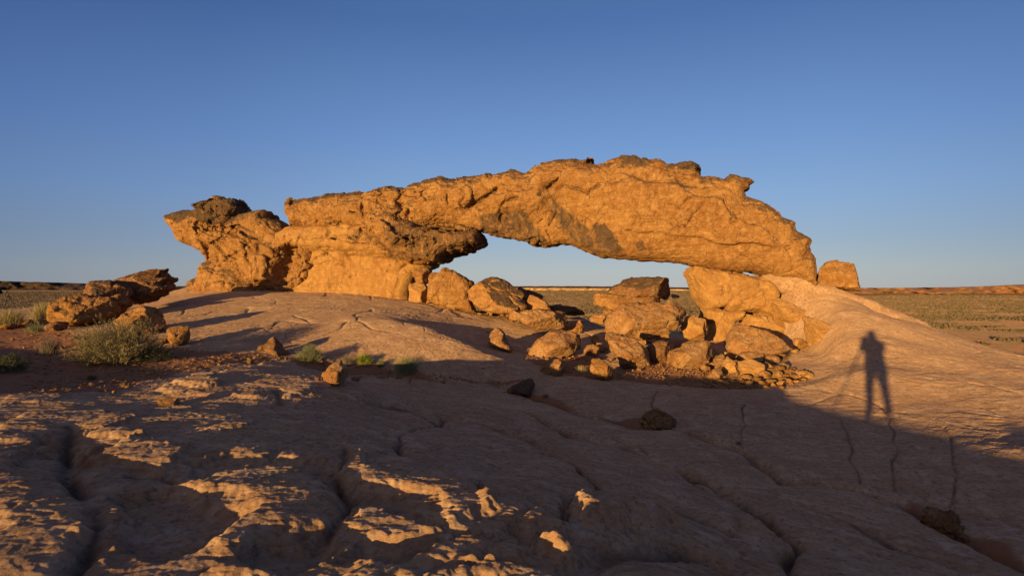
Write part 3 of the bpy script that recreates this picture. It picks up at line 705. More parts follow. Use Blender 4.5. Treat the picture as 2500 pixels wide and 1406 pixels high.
SPAN = [(706, 562), (718, 555), (722, 545), (716, 530), (714, 510), (717, 495), (730, 489), (745, 487), (775, 478), (795, 476), (815, 474), (835, 480), (850, 478), (865, 472), (880, 468), (900, 468), (912, 466), (935, 460), (960, 459), (985, 458), (1010, 448), (1030, 446), (1050, 440),
        (1070, 439), (1090, 435), (1115, 437), (1140, 432), (1165, 432), (1180, 428), (1190, 420), (1205, 421), (1212, 425), (1225, 418), (1250, 414), (1268, 420), (1282, 424), (1295, 420), (1300, 412), (1322, 402), (1335, 403), (1350, 398), (1375, 394), (1395, 388), (1420, 391), (1447, 389), (1449, 395), (1437, 402), (1455, 404), (1490, 402), (1510, 390), (1530, 384),
        (1550, 383), (1565, 386), (1575, 392), (1590, 396), (1610, 391), (1630, 402), (1650, 403), (1690, 410), (1712, 434), (1740, 432), (1755, 434), (1765, 438), (1780, 429), (1790, 431), (1800, 436), (1815, 436), (1826, 442), (1838, 448), (1834, 453), (1822, 457), (1826, 466), (1812, 470), (1814, 484), (1830, 490), (1850, 494), (1868, 497), (1880, 507),
        (1890, 517), (1905, 528), (1925, 536), (1937, 545), (1938, 556), (1942, 568), (1960, 575), (1973, 582), (1977, 594), (1970, 605), (1974, 618), (1985, 632), (1988, 660), (1989, 692), (1988, 702), (1955, 696), (1925, 688), (1895, 680),
        (1865, 674), (1840, 670), (1800, 665), (1770, 664), (1740, 660), (1715, 657), (1690, 651), (1665, 645), (1640, 640), (1600, 638), (1560, 635), (1540, 636), (1500, 632), (1470, 629), (1450, 625), (1430, 612), (1408, 603), (1390, 600), (1370, 597), (1358, 603), (1345, 604), (1330, 604), (1310, 600), (1290, 597), (1260, 588), (1240, 582), (1210, 577), (1185, 573),
        (1170, 567), (1120, 561), (1080, 556), (1040, 560), (1010, 580), (960, 590), (900, 580), (820, 572), (760, 566)]
PROW = [(900, 560), (930, 520), (985, 520), (1020, 545), (1040, 553), (1080, 556), (1110, 559), (1140, 562), (1160, 564), (1172, 571), (1178, 582), (1187, 597), (1178, 603), (1165, 606), (1155, 612), (1135, 617), (1120, 622), (1108, 628), (1096, 630), (1088, 641), (1060, 646), (1020, 642), (985, 632), (960, 618), (930, 600)]
RAMP = [(1880, 640), (1930, 620), (1960, 650), (1990, 689), (2035, 702), (2080, 716), (2130, 732), (2160, 748), (2200, 764), (2240, 782), (2280, 802), (2310, 813), (2290, 822), (2240, 840), (2150, 850), (2040, 850), (2020, 812), (2000, 780), (1960, 752), (1935, 742), (1915, 725), (1895, 712), (1880, 696), (1862, 680), (1850, 660)]
def varnish_attr(V, areas, N=None, top=0.0, top_h=None):
    va = np.zeros(len(V))
    for P, a, e in areas:
        Pu = np.array([AP.uv(*q) for q in P]); va = np.maximum(va, (a+.06)*ss(-e, e, poly_sd(V[:, 0], V[:, 2], Pu)+.06*pn2(V[:, 0]*3, V[:, 2]*3, 3)))
    if N is not None: va = np.maximum(va, top*ss(.15, .7, N[:, 2]))
    return va
VARN = [([(1175, 535), (1230, 520), (1290, 520), (1345, 595), (1290, 600), (1190, 572)], .62, .12), ([(1350, 480), (1390, 520), (1440, 560), (1460, 545), (1500, 580), (1525, 625), (1450, 622), (1400, 590), (1360, 540)], .60, .10),
        ([(1450, 560), (1480, 552), (1500, 575), (1525, 615), (1490, 620), (1460, 590)], .8, .08), ([(1545, 600), (1565, 590), (1578, 612), (1555, 620)], .6, .05), ([(1320, 485), (1332, 482), (1335, 492), (1324, 496)], .8, .03),
        ([(1010, 540), (1180, 570), (1190, 600), (1060, 645), (960, 600)], .52, .15), ([(940, 580), (1090, 600), (1060, 645), (960, 635)], .48, .15),
        ([(712, 500), (830, 470), (905, 468), (905, 480), (840, 490), (760, 500), (740, 510), (715, 512)], .76, .08), ([(900, 466), (1010, 446), (1180, 426), (1180, 440), (1090, 452), (980, 470)], .76, .07),
        ([(1180, 415), (1270, 414), (1265, 432), (1200, 440)], .74, .05), ([(1300, 405), (1440, 388), (1440, 398), (1350, 404), (1310, 415)], .78, .04), ([(1500, 385), (1580, 385), (1590, 410), (1560, 425), (1510, 400)], .76, .05),
        ([(412, 515), (500, 512), (560, 485), (600, 520), (600, 545), (550, 560), (500, 535), (470, 550), (430, 535)], .84, .08), ([(600, 520), (650, 515), (660, 530), (620, 545), (575, 560)], .5, .08),
        ([(1700, 438), (1780, 430), (1830, 442), (1800, 460), (1720, 450)], .58, .06), ([(980, 455), (1010, 470), (1000, 485), (975, 470)], .55, .05), ([(880, 560), (960, 580), (930, 600), (880, 590)], .45, .1)]
arch = empty('rock_arch', (float(AP.world(np.array([0.]), np.array([0.]), np.array([0.]))[0, 0]), 24.5, -.5),
             'huge orange sandstone arch with a dark varnished top, leaning on the right slab', 'rock arch')
AL = Vector(arch.location)
def arch_part(name, layers, mat, h, rough=1.0, seed=0, label=None, top=.66, relief=arch_relief, warp=.05, wmin=-2.8, wmax=2.2, areas=VARN, facet=1.0, wf=None):
    V, Q = slab_rock(layers, .25, h, relief, wmin, wmax, warp)
    V = roughen(V, Q, rough, seed, facet=facet, wf=wf); N = normals(V, Q)
    va = varnish_attr(V, areas, N, top)
    o = mesh_obj(name, place_uv(AP, V)-np.array(AL), Q, mat, arch, attrs={'varnish': va})
    if label: o['label'] = label
    return o
arch_part('span', [(SPAN, 0.0, 1.15, 1.3, 1.0), (PROW, -.25, 1.5, 1.6, .55)], M_ARCH, .046, 1.0, 1, facet=1.25, warp=.07, wf=lambda V: 1.5-.95*ss(AP.uv(1260, 500)[0], AP.uv(1420, 500)[0], V[:, 0])*ss(AP.uv(1500, 400)[1]+.1, AP.uv(1500, 450)[1]-.1, V[:, 2]))
arch_part('wall', [(WALLP, .1, .75, 1.3, .5), (BAND, .1, 1.25, 1.2, .6)], M_WALL, .055, .6, 2, 'smooth golden wall below the span', .2, facet=.6)
arch_part('pedestal', [(HEAD, 0.0, 1.05, 1.3, .9), (CONE, 0, 1.55, 1.4, 1.3)], M_ARCH, .055, .9, 3, 'flaring mushroom shaped left end of the arch', facet=1.8)
arch_part('buttress', [(RAMP, .1, .75, 1.1, .5)], M_SLICK, .06, .4, 4, 'sloping foot that carries the right end of the arch', .0, lambda U, V: .05*fbm2(U*.6, V*.6, 3, 9))
# dark knobs that crown the arch
KN = [([(1628, 415), (1632, 404), (1648, 401), (1660, 395), (1672, 392), (1690, 396), (1703, 403), (1712, 416), (1708, 432), (1690, 440), (1660, 438), (1640, 428)], .1, .95, .8, .45, 'black knob on the crest of the arch'),
      ([(495, 520), (498, 500), (512, 494), (530, 493), (538, 484), (560, 482), (582, 487), (597, 502), (600, 522), (596, 545), (560, 560), (548, 545), (520, 530)], -.25, .95, .9, .5, 'black knob on the left pedestal')]
for i, (P, w0, tf, tb, R, lb) in enumerate(KN):
    V, Q = slab_rock([(P, w0, tf, tb, R)], .25, .045, lambda U, V: .10*(voro2(U*2.2, V*2.2, 5)[1]-.5)-.12*np.exp(-(voro2(U*2.2, V*2.2, 5)[0]/.1)**2), -2, 2, .09)
    V = roughen(V, Q, 1.2, 20+i, facet=2.0)
    o = mesh_obj('cap_knob', place_uv(AP, V)-np.array(AL), Q, M_ARCH, arch, attrs={'varnish': .82+.25*pn3(V[:, 0]*1.5, V[:, 1]*1.5, V[:, 2]*1.5, 4)}); o['label'] = lb

# ------------------------------------------------------------------ boulders: outline at its own distance, real thickness, split faces
def boulder(name, P, d=None, T=None, mat=None, label='', cat='boulder', group=None, seed=0, tilt=0.0, varn=0.0, vtop=0.0, cuts=4, h=None, rough=.6, base=None, push=.0, cutw=.0, parent=None, strat=0.0, facet=1.0, Rk=.16):
    """P outline in photo pixels; d depth of its middle (or found from the ground at its foot); T half thickness"""
    P = np.array(P, float)
    if d is None:
        by = P[:, 1].max(); bx = P[P[:, 1] > by-0.25*(by-P[:, 1].min()), 0].mean()
        if base: bx, by = base
        d0 = ghit(bx, by)
        wdt = (P[:, 0].max()-P[:, 0].min())/F*d0; hgt = (by-P[:, 1].min())/F*d0
        if T is None: T = .42*min(wdt, hgt*1.3)
        d = d0+T*.55+push
    wdt = (P[:, 0].max()-P[:, 0].min())/F*d; hgt = (P[:, 1].max()-P[:, 1].min())/F*d
    if T is None: T = .42*min(wdt, hgt*1.3)
    PW = np.array([W(a, b, d) for a, b in P]); PW = PW[:, [0, 2]]
    cx, cz = PW.mean(0); PW = PW-[cx, cz]
    sc = min(wdt, hgt)
    h = h or float(np.clip(d/F*2.3, sc/42, max(sc/14, .02)))
    pad = 3*h+.06*sc
    lo = PW.min(0)-pad; hi = PW.max(0)+pad
    u = np.arange(lo[0], hi[0]+h, h); v = np.arange(lo[1], hi[1]+h, h); w = np.arange(-T-3*h, T+3.5*h, h)
    U, V = np.meshgrid(u, v, indexing='ij')
    Uw = U+.035*sc*fbm2(U*2.4/sc+seed, V*2.4/sc, 4, seed+51, .6); Vw = V+.035*sc*fbm2(U*2.4/sc+seed, V*2.4/sc, 4, seed+87, .6)
    s = poly_sd(Uw, Vw, PW)
    R = Rk*sc
    a = np.clip(w/T, -1, 1); I = R*(1-np.sqrt(np.maximum(1-np.abs(a)**3.0, 0)))
    f = s[:, :, None]-I[None, None, :]
    f = np.minimum(f, (T-np.abs(w))[None, None, :]+.02)
    rg = random.Random(seed*7+1); j_ = lambda k: rg.uniform(-k, k)
    # broken faces: a tilted top, two or three sides, an undercut, and the same behind
    FC = [((j_(.35), -.62, .85+j_(.15)), .50, .74), ((-.75, -.85, j_(.3)), .66, .88), ((.95, -.6, j_(.3)), .60, .84), ((j_(.5), -.75, -.75), .62, .86),
          ((j_(.8), -1, j_(.3)), .74, .9), ((.5+j_(.3), -.55, .75), .64, .86), ((-.6+j_(.3), -.5, .8), .64, .88)][:cuts]
    FC += [((j_(1), .8, j_(1)), .6, .85) for _ in range(3)]
    for n, c0, c1 in FC:
        n = np.array(n, float)[[0, 2, 1]]; n /= np.linalg.norm(n)
        sup = math.sqrt((n[0]*wdt*.5)**2+(n[1]*hgt*.5)**2+(n[2]*T)**2)
        pl = sup*rg.uniform(c0, c1)*1.06-(n[0]*U[:, :, None]+n[1]*V[:, :, None]+n[2]*w[None, None, :])
        f = np.minimum(f, pl)
    if cutw:                                                        # the side away from the sun is cut off steeply
        n = np.array([.8, .1, -.5])*cutw; n /= np.linalg.norm(n)
        c = abs(n[0])*wdt*.5*.85
        f = np.minimum(f, c-(n[0]*U[:, :, None]+n[1]*V[:, :, None]+n[2]*w[None, None, :]))
    Vt, Q = nets(f.transpose(0, 2, 1), (lo[0], w[0], lo[1]), h)
    if len(Vt) < 8: raise RuntimeError('empty '+label)
    Vt = relax(Vt, Q, 1, .25)
    off = seed*3.7
    k0 = 1.0/max(sc, .15)
    for fr, am in ((1.3*k0, .05*sc), (3.2*k0, .028*sc), (8*k0, .013*sc)):
        N = normals(Vt, Q); q = Vt*fr+off
        dd = .42*fbm3(q[:, 0], q[:, 1], q[:, 2]*1.2, 2, seed)+.3*(rid3(q[:, 0], q[:, 1], q[:, 2], 2, seed+4)*.6-.5)
        Vt = Vt+N*(dd*am*rough*1.4)[:, None]
    for fr, am, sd_ in ((1.6*k0, .055*sc, 11), (4.0*k0, .026*sc, 21)):
        N = normals(Vt, Q); jw = Vt+.15/fr*np.stack([pn3(Vt[:, 0]*fr*1.5+seed, Vt[:, 1]*fr*1.5, Vt[:, 2]*fr*1.5, sd_+i) for i in range(3)], 1)
        hh, ed = facets(jw+off, fr, seed+sd_, 1.3)
        Vt = Vt+N*(am*facet*(hh*.8*ss(0, .05, ed)-.35*np.exp(-(ed/.05)**2)))[:, None]
    if strat:
        N = normals(Vt, Q); q = (Vt[:, 2]*1.0+Vt[:, 0]*tilt)*strat+.5*pn3(Vt[:, 0]*2*k0, Vt[:, 1]*2*k0, Vt[:, 2]*k0, seed)
        led = np.exp(-((q-np.round(q))/.10)**2); Vt = Vt-N*(led*.035*sc)[:, None]
    N = normals(Vt, Q)
    va = np.clip(varn+vtop*ss(.1, .75, N[:, 2]), 0, 1)
    o = mesh_obj(name, Vt, Q, mat or M_BOULD, parent, attrs={'varnish': va})
    lc = Vector((cx, d, cz))
    o.location = lc-(parent.location if parent else Vector((0, 0, 0)))
    if not parent: tag(o, label, cat, group)
    elif label: o['label'] = label
    return o
GB = 'boulders fallen under and around the arch'
# the stack that props the right foot of the arch
PB = M_WALL
boulder('boulder', z3([(1527, 190), (1535, 160), (1550, 140), (1600, 150), (1700, 165), (1800, 172), (1900, 185), (1990, 205), (2020, 230), (2055, 285), (2050, 335), (2078, 395), (2076, 440), (1990, 442), (1880, 424), (1800, 412), (1700, 412), (1620, 402), (1592, 350), (1572, 300), (1552, 250)]),
        23.0, 1.15, PB, 'largest smooth block of the pile, wedged right under the foot of the arch', group=GB, seed=1, rough=.55, varn=.0, cuts=0)
boulder('boulder', z3([(1612, 405), (1700, 400), (1862, 415), (1852, 470), (1800, 500), (1812, 560), (1765, 640), (1700, 640), (1625, 625), (1625, 570), (1650, 505), (1615, 470)]), 22.6, .85, PB,
        'upright smooth block standing below the largest wedged block', group=GB, seed=2, rough=.45, cuts=0)
boulder('boulder', z3([(1868, 432), (1990, 440), (2090, 432), (2120, 480), (2250, 505), (2285, 560), (2270, 620), (2190, 645), (2080, 650), (1980, 640), (1900, 560), (1850, 490)]), 22.0, .9, PB,
        'broad smooth block at the bottom of the pile behind the lichen covered boulder', group=GB, seed=3, rough=.45, cuts=1)
boulder('boulder', z3([(2062, 318), (2120, 345), (2200, 385), (2300, 425), (2338, 450), (2335, 492), (2250, 507), (2160, 502), (2100, 465), (2080, 400), (2060, 350)]), 21.4, .8, PB,
        'smooth block tucked under the sloping underside of the ramp', group=GB, seed=4, rough=.45, cuts=1)
boulder('boulder', [(1860, 690), (1900, 700), (1960, 745), (2010, 780), (2030, 810), (2020, 862), (1860, 862), (1790, 800), (1800, 730)], 24.2, .8, PB, 'recessed block filling the back of the prop stack', group=GB, seed=67, rough=.6, cuts=0)
boulder('boulder', z3([(2248, 508), (2275, 512), (2310, 570), (2316, 612), (2290, 618), (2272, 580)]), 20.6, .3, PB, 'thin leaning slab at the right end of the pile, left of its twin', group=GB, seed=5)
boulder('boulder', z3([(2290, 505), (2335, 515), (2348, 560), (2340, 620), (2322, 620), (2312, 560)]), 20.5, .3, PB, 'thin leaning slab nearest the ramp at the right end of the pile', group=GB, seed=6)
boulder('boulder', [(1968, 768), (2000, 780), (2038, 803), (2028, 830), (2012, 856), (1985, 856), (1978, 815)], 18.7, .55, M_WALL, 'orange rock face below the edge of the ramp', group=GB, seed=66, rough=.5, cuts=1)
boulder('boulder', z3([(2205, 640), (2210, 600), (2245, 593), (2282, 615), (2278, 648), (2240, 655)]), None, .25, PB, 'small round boulder at the foot of the ramp beside the leaning slabs', group=GB, seed=7)
boulder('boulder', z3([(2296, 640), (2300, 620), (2325, 612), (2352, 628), (2345, 642)]), None, .15, PB, 'fist sized stone right of the small round boulder at the foot of the ramp', group=GB, seed=8)
# left of the opening
boulder('boulder', [(1052, 700), (1062, 672), (1075, 663), (1085, 655), (1105, 658), (1130, 674), (1158, 691), (1150, 720), (1158, 745), (1165, 765), (1130, 760), (1090, 750), (1045, 740)], 23.6, .9, M_ARCH,
        'tall slanting slab leaning against the right end of the arch wall', group=GB, seed=9, varn=.12, cuts=0, Rk=.1)
boulder('boulder', [(1006, 672), (1014, 656), (1035, 649), (1054, 660), (1050, 690), (1022, 696)], 24.3, .6, M_ARCH, 'upper broken block at the right end of the arch wall', group=GB, seed=69, cuts=3)
boulder('boulder', [(998, 735), (1000, 692), (1028, 688), (1046, 702), (1052, 744), (1026, 740)], 24.1, .6, M_WALL, 'lower broken block at the right end of the arch wall', group=GB, seed=71, cuts=3)
boulder('boulder', [(1046, 700), (1048, 668), (1066, 660), (1082, 690), (1078, 748), (1052, 744)], 23.9, .5, M_ARCH, 'narrow block squeezed in beside the tall slanting slab', group=GB, seed=72, cuts=2)
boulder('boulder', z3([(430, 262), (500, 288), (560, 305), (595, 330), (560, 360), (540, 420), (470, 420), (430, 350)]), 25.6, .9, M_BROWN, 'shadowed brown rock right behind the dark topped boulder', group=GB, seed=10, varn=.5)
boulder('boulder', z3([(98, 280), (140, 250), (180, 235), (240, 212), (300, 209), (350, 224), (400, 258), (450, 290), (475, 305), (455, 345), (490, 390), (440, 415), (400, 440), (330, 440), (260, 425), (190, 405), (150, 380), (112, 330)]), 22.6, 1.3, M_ARCH,
        'big boulder with a black varnished top beside the slanting slab', group=GB, seed=11, varn=.05, vtop=.75, cuts=2)
boulder('boulder', z3([(508, 310), (560, 325), (590, 345), (615, 350), (632, 388), (655, 420), (560, 435), (478, 425), (490, 360)]), 22.3, .55, M_WALL, 'smooth triangular slab standing right of the black topped boulder', group=GB, seed=12, rough=.4, cuts=2)
boulder('boulder', z3([(370, 478), (378, 440), (400, 412), (430, 425), (560, 408), (640, 418), (700, 425), (750, 418), (758, 470), (745, 515), (705, 540), (640, 535), (560, 532), (480, 505), (430, 478)]), 20.6, 1.0, M_BOULD,
        'long flat tilted slab lying in front of the triangular slab', group=GB, seed=13, cuts=4, cutw=1, strat=6, tilt=.4)
boulder('boulder', z3([(762, 540), (765, 515), (800, 490), (835, 472), (848, 505), (862, 520), (850, 548), (800, 562), (775, 556)]), None, None, M_ARCH, 'small pointed boulder right of the long flat slab', group=GB, seed=14, cuts=4)
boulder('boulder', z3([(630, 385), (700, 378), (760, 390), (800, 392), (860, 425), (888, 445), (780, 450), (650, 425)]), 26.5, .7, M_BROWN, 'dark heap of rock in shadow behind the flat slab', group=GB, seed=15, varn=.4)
boulder('boulder', z3([(925, 330), (945, 305), (1000, 306), (1060, 318), (1150, 322), (1250, 328), (1330, 325), (1422, 342), (1440, 370), (1420, 390), (1250, 400), (1130, 400), (1060, 420), (1020, 415), (980, 390), (925, 385)]), 23.4, 1.1, M_ARCH,
        'layered rock just under the dark capped boulder of the middle pile', group=GB, seed=17, cuts=3, strat=5)
boulder('boulder', z3([(1000, 305), (1040, 270), (1080, 240), (1130, 213), (1180, 204), (1226, 214), (1232, 202), (1300, 203), (1390, 208), (1402, 235), (1412, 262), (1426, 290), (1430, 320), (1400, 342), (1330, 335), (1250, 335), (1150, 332), (1060, 322)]), 24.0, 1.1, M_BROWN,
        'dark brown capped boulder on top of the middle pile', group=GB, seed=16, varn=.08, vtop=.7, cuts=3, cutw=1)
boulder('boulder', z3([(893, 485), (903, 460), (940, 445), (1005, 450), (1015, 480), (1000, 505), (940, 498)]), 22.2, .5, M_WALL, 'pale stacked slabs at the left foot of the middle pile', group=GB, seed=18, strat=9)
boulder('boulder', z3([(985, 412), (1010, 405), (1035, 415), (1055, 432), (1020, 450), (985, 442)]), 22.6, .35, M_ARCH, 'small block perched on the pale stacked slabs', group=GB, seed=19)
boulder('boulder', z3([(985, 548), (988, 500), (1005, 470), (1020, 440), (1060, 400), (1130, 375), (1200, 358), (1240, 372), (1330, 358), (1380, 378), (1400, 345), (1440, 350), (1480, 370), (1510, 378), (1552, 410), (1545, 442), (1502, 452), (1480, 490), (1420, 540), (1350, 582), (1250, 600), (1212, 607), (1150, 592), (1080, 582), (1000, 572)]),
        20.2, 1.25, M_BOULD, 'largest flat topped boulder, resting across the middle pile', group=GB, seed=20, cuts=6, cutw=1)
boulder('boulder', z3([(1478, 590), (1480, 520), (1520, 470), (1560, 448), (1620, 465), (1640, 485), (1654, 508), (1650, 560), (1622, 612), (1560, 612)]), 20.8, .7, M_WALL, 'squarish orange boulder between the middle pile and the prop stack', group=GB, seed=21, cuts=4, cutw=1)
boulder('boulder', z3([(1000, 575), (1020, 560), (1080, 570), (1190, 590), (1215, 630), (1265, 680), (1288, 745), (1280, 778), (1200, 790), (1140, 785), (1095, 750), (1062, 712), (1032, 665), (1010, 622)]), None, .8, M_BOULD,
        'sloping boulder that props the front of the flat topped boulder', group=GB, seed=22, cuts=4)
boulder('boulder', z3([(1088, 775), (1085, 745), (1110, 720), (1145, 715), (1165, 750), (1160, 788), (1110, 785)]), None, .28, M_BROWN, 'small dark stone at the foot of the sloping boulder', group=GB, seed=23, varn=.5, push=-.3)
boulder('boulder', z3([(495, 700), (520, 650), (560, 605), (600, 580), (645, 553), (720, 553), (780, 560), (848, 575), (847, 612), (825, 650), (780, 690), (740, 717), (680, 712), (655, 700), (600, 722), (540, 722)]), None, .85, M_BOULD,
        'lichen spotted boulder in the open left of the middle pile', group=GB, seed=24, cuts=6, cutw=1)
boulder('boulder', z3([(242, 628), (256, 598), (248, 575), (260, 555), (270, 530), (300, 528), (342, 555), (352, 592), (382, 632), (402, 668), (370, 678), (310, 657)]), None, .5, M_BOULD, 'hourglass shaped stone standing alone on the shaded slope', group=GB, seed=25, cuts=2, rough=1.0)
boulder('boulder', z3([(572, 812), (582, 785), (600, 770), (640, 722), (692, 720), (742, 765), (764, 802), (757, 828), (690, 836), (610, 828)]), None, None, M_BOULD, 'brown pointed boulder near the front rim of the sandy hollow', group=GB, seed=26, cuts=4, cutw=1)
boulder('boulder', z3([(903, 810), (904, 760), (910, 722), (962, 722), (1010, 758), (1052, 810), (1066, 858), (1005, 866), (930, 845)]), None, None, M_ARCH, 'orange triangular boulder on the front rim of the sandy hollow', group=GB, seed=27, cuts=3, cutw=1)
boulder('boulder', z3([(853, 672), (880, 638), (930, 633), (967, 660), (967, 702), (900, 714), (860, 697)]), None, None, M_BOULD, 'small rounded stone between two shadows left of the sloping boulder', group=GB, seed=28)
boulder('boulder', z3([(1275, 700), (1272, 655), (1300, 628), (1350, 612), (1402, 618), (1418, 652), (1412, 742), (1362, 758), (1298, 758)]), None, .55, M_BROWN, 'dark block sitting in the gap between the sloping and the cracked boulder', group=GB, seed=29, varn=.25, cutw=1)
boulder('boulder', z3([(1413, 755), (1415, 710), (1440, 678), (1510, 660), (1515, 628), (1560, 610), (1650, 613), (1702, 640), (1714, 680), (1690, 702), (1620, 762), (1560, 788), (1500, 798), (1440, 793)]), None, .75, M_BOULD,
        'cracked lichen stained boulder in front of the prop stack', group=GB, seed=30, cuts=6, cutw=1)
boulder('boulder', z3([(1758, 650), (1790, 600), (1800, 545), (1830, 513), (1880, 508), (1960, 532), (2040, 558), (2090, 598), (2124, 642), (2085, 682), (2020, 694), (1930, 694), (1850, 698), (1778, 684)]), 18.6, 1.0, M_BOULD,
        'broad pale wedge shaped boulder in front of the prop stack', group=GB, seed=31, cuts=2)
boulder('boulder', z3([(1815, 715), (1850, 690), (1960, 678), (2020, 698), (2055, 738), (1950, 745), (1870, 745)]), 17.7, .45, M_BOULD, 'flat pale block under the wedge shaped boulder', group=GB, seed=32)
boulder('boulder', z3([(1738, 800), (1765, 740), (1788, 706), (1832, 745), (1862, 802), (1850, 818), (1780, 822)]), None, None, M_WALL, 'small pyramid shaped stone beside the gravel', group=GB, seed=33, cuts=3, cutw=1)
boulder('boulder', z3([(1855, 800), (1862, 738), (1950, 730), (2012, 758), (2056, 797), (1990, 838), (1900, 840)]), None, None, M_WALL, 'angular pale block just above the rubble', group=GB, seed=34, cuts=4, cutw=1)
boulder('boulder', z3([(1645, 842), (1680, 798), (1722, 777), (1752, 808), (1758, 848), (1702, 862), (1660, 858)]), None, None, M_BOULD, 'stone half in shadow at the left end of the rubble', group=GB, seed=35, cuts=3)
boulder('boulder', z3([(1615, 762), (1660, 730), (1702, 708), (1762, 696), (1795, 738), (1742, 795), (1680, 795), (1632, 795)]), None, .35, M_BOULD, 'low broken slabs right of the cracked boulder', group=GB, seed=36, strat=9, push=.3)
boulder('boulder', z3([(1340, 590), (1360, 568), (1400, 572), (1412, 598), (1370, 606)]), 19.8, .25, M_WALL, 'lone stone in the shade under the flat topped boulder', group=GB, seed=37)
boulder('boulder', z3([(1440, 665), (1450, 635), (1490, 622), (1520, 640), (1515, 672), (1470, 690)]), 18.9, .35, M_BROWN, 'half hidden block behind the cracked boulder', group=GB, seed=38)
boulder('boulder', z3([(1415, 318), (1430, 310), (1465, 318), (1475, 332), (1430, 336)]), 60, .6, M_BOULD, 'pale rock far out on the scrub plain right of the middle pile', 'rock', seed=39)
# the block on the ramp
boulder('boulder', z5([(547, 165), (552, 158), (610, 133), (665, 108), (712, 108), (750, 125), (775, 165), (794, 178), (795, 250), (810, 268), (790, 312), (740, 312), (640, 290), (550, 268)]), 22.2, .95, M_ARCH, 'lone squarish boulder perched on the upper ramp right of the arch', seed=40, cuts=3, rough=.5)
# left side rocks
GL = 'rocks at the left end of the arch'
boulder('boulder', z4([(820, 182), (860, 168), (900, 160), (1000, 125), (1080, 100), (1135, 86), (1152, 100), (1120, 125), (1112, 148), (1165, 143), (1178, 163), (1145, 200), (1178, 225), (1182, 245), (1130, 272), (1020, 325), (890, 340), (860, 290), (840, 230)]), 21.6, .9, M_BROWN,
        'tilted slab with a forked tip left of the arch', group=GL, seed=41, cuts=1, vtop=.45, strat=4, tilt=-.3, rough=.9)
boulder('boulder', z4([(578, 245), (600, 215), (640, 188), (700, 180), (800, 184), (850, 210), (885, 245), (892, 300), (872, 345), (800, 372), (700, 330), (600, 320)]), 20.2, .9, M_BROWN, 'smooth dark varnished boulder between the forked slab and the pitted boulder', group=GL, seed=42, cuts=3, varn=.15, vtop=.6)
boulder('boulder', z4([(380, 445), (400, 380), (430, 330), (480, 290), (560, 262), (640, 288), (700, 298), (765, 340), (745, 400), (692, 445), (560, 485), (480, 505), (440, 482)]), None, 1.0, M_ARCH, 'big pitted orange boulder left of the green bush', group=GL, seed=43, cuts=4, rough=1.5, cutw=1, varn=.08)
boulder('boulder', z4([(720, 315), (780, 285), (850, 270), (886, 292), (880, 342), (800, 382), (745, 395), (725, 365)]), 19.6, .6, M_BROWN, 'smooth reddish rock on the shaded side of the pitted boulder', group=GL, seed=44, rough=.3)
boulder('boulder', z4([(788, 452), (830, 410), (870, 375), (930, 363), (1000, 368), (1050, 400), (1100, 438), (1122, 480), (1082, 512), (1045, 555), (980, 560), (900, 545), (830, 535), (800, 492)]), None, .8, M_ARCH, 'rugged pale orange boulder directly behind the green bush', group=GL, seed=45, cuts=6, rough=1.5, cutw=1)
boulder('boulder', z4([(1132, 612), (1133, 530), (1155, 497), (1190, 488), (1222, 484), (1240, 498), (1270, 488), (1290, 550), (1288, 592), (1232, 618), (1150, 622)]), None, None, M_ARCH, 'small upright split boulder right of the green bush', group=GL, seed=46, cuts=2, rough=1.0)
boulder('boulder', z4([(265, 470), (270, 440), (310, 430), (362, 440), (360, 468), (310, 478)]), None, .25, M_ARCH, 'flat orange stone beside the dry grass clump', group=GL, seed=47)
boulder('boulder', z4([(315, 500), (335, 470), (380, 458), (440, 468), (445, 505), (400, 525), (340, 520)]), None, .35, M_BROWN, 'low rounded stone at the foot of the pitted boulder', group=GL, seed=48)
boulder('boulder', z4([(5, 500), (30, 480), (80, 470), (95, 490), (60, 512), (15, 515)]), None, .3, M_ARCH, 'low stone nearest the left edge of the view', group=GL, seed=49)
boulder('boulder', z4([(125, 480), (140, 455), (190, 442), (225, 455), (215, 485), (150, 495)]), None, .35, M_ARCH, 'rounded stone between the two dry grass clumps', group=GL, seed=50)
boulder('boulder', z4([(1075, 600), (1085, 575), (1120, 565), (1138, 590), (1130, 618), (1090, 618)]), None, .15, M_BROWN, 'fist sized stone at the left foot of the split boulder', group=GL, seed=51)
boulder('boulder', [(458, 708), (466, 690), (485, 676), (505, 668), (520, 680), (505, 705), (470, 712)], 30.0, .8, M_BROWN, 'dark rock peeping out behind the left pedestal', group=GL, seed=52, varn=.4)
boulder('boulder', z4([(1745, 650), (1760, 620), (1800, 612), (1815, 640), (1800, 662)]), None, .2, M_BROWN, 'small dark stone left of the shaded tilted rock', seed=53)
boulder('boulder', z4([(1805, 655), (1800, 605), (1825, 555), (1870, 588), (1905, 640), (1965, 680), (1940, 694), (1850, 676)]), None, .35, M_BROWN, 'tilted rock in shade left of the sagebrush', seed=54, cuts=3)
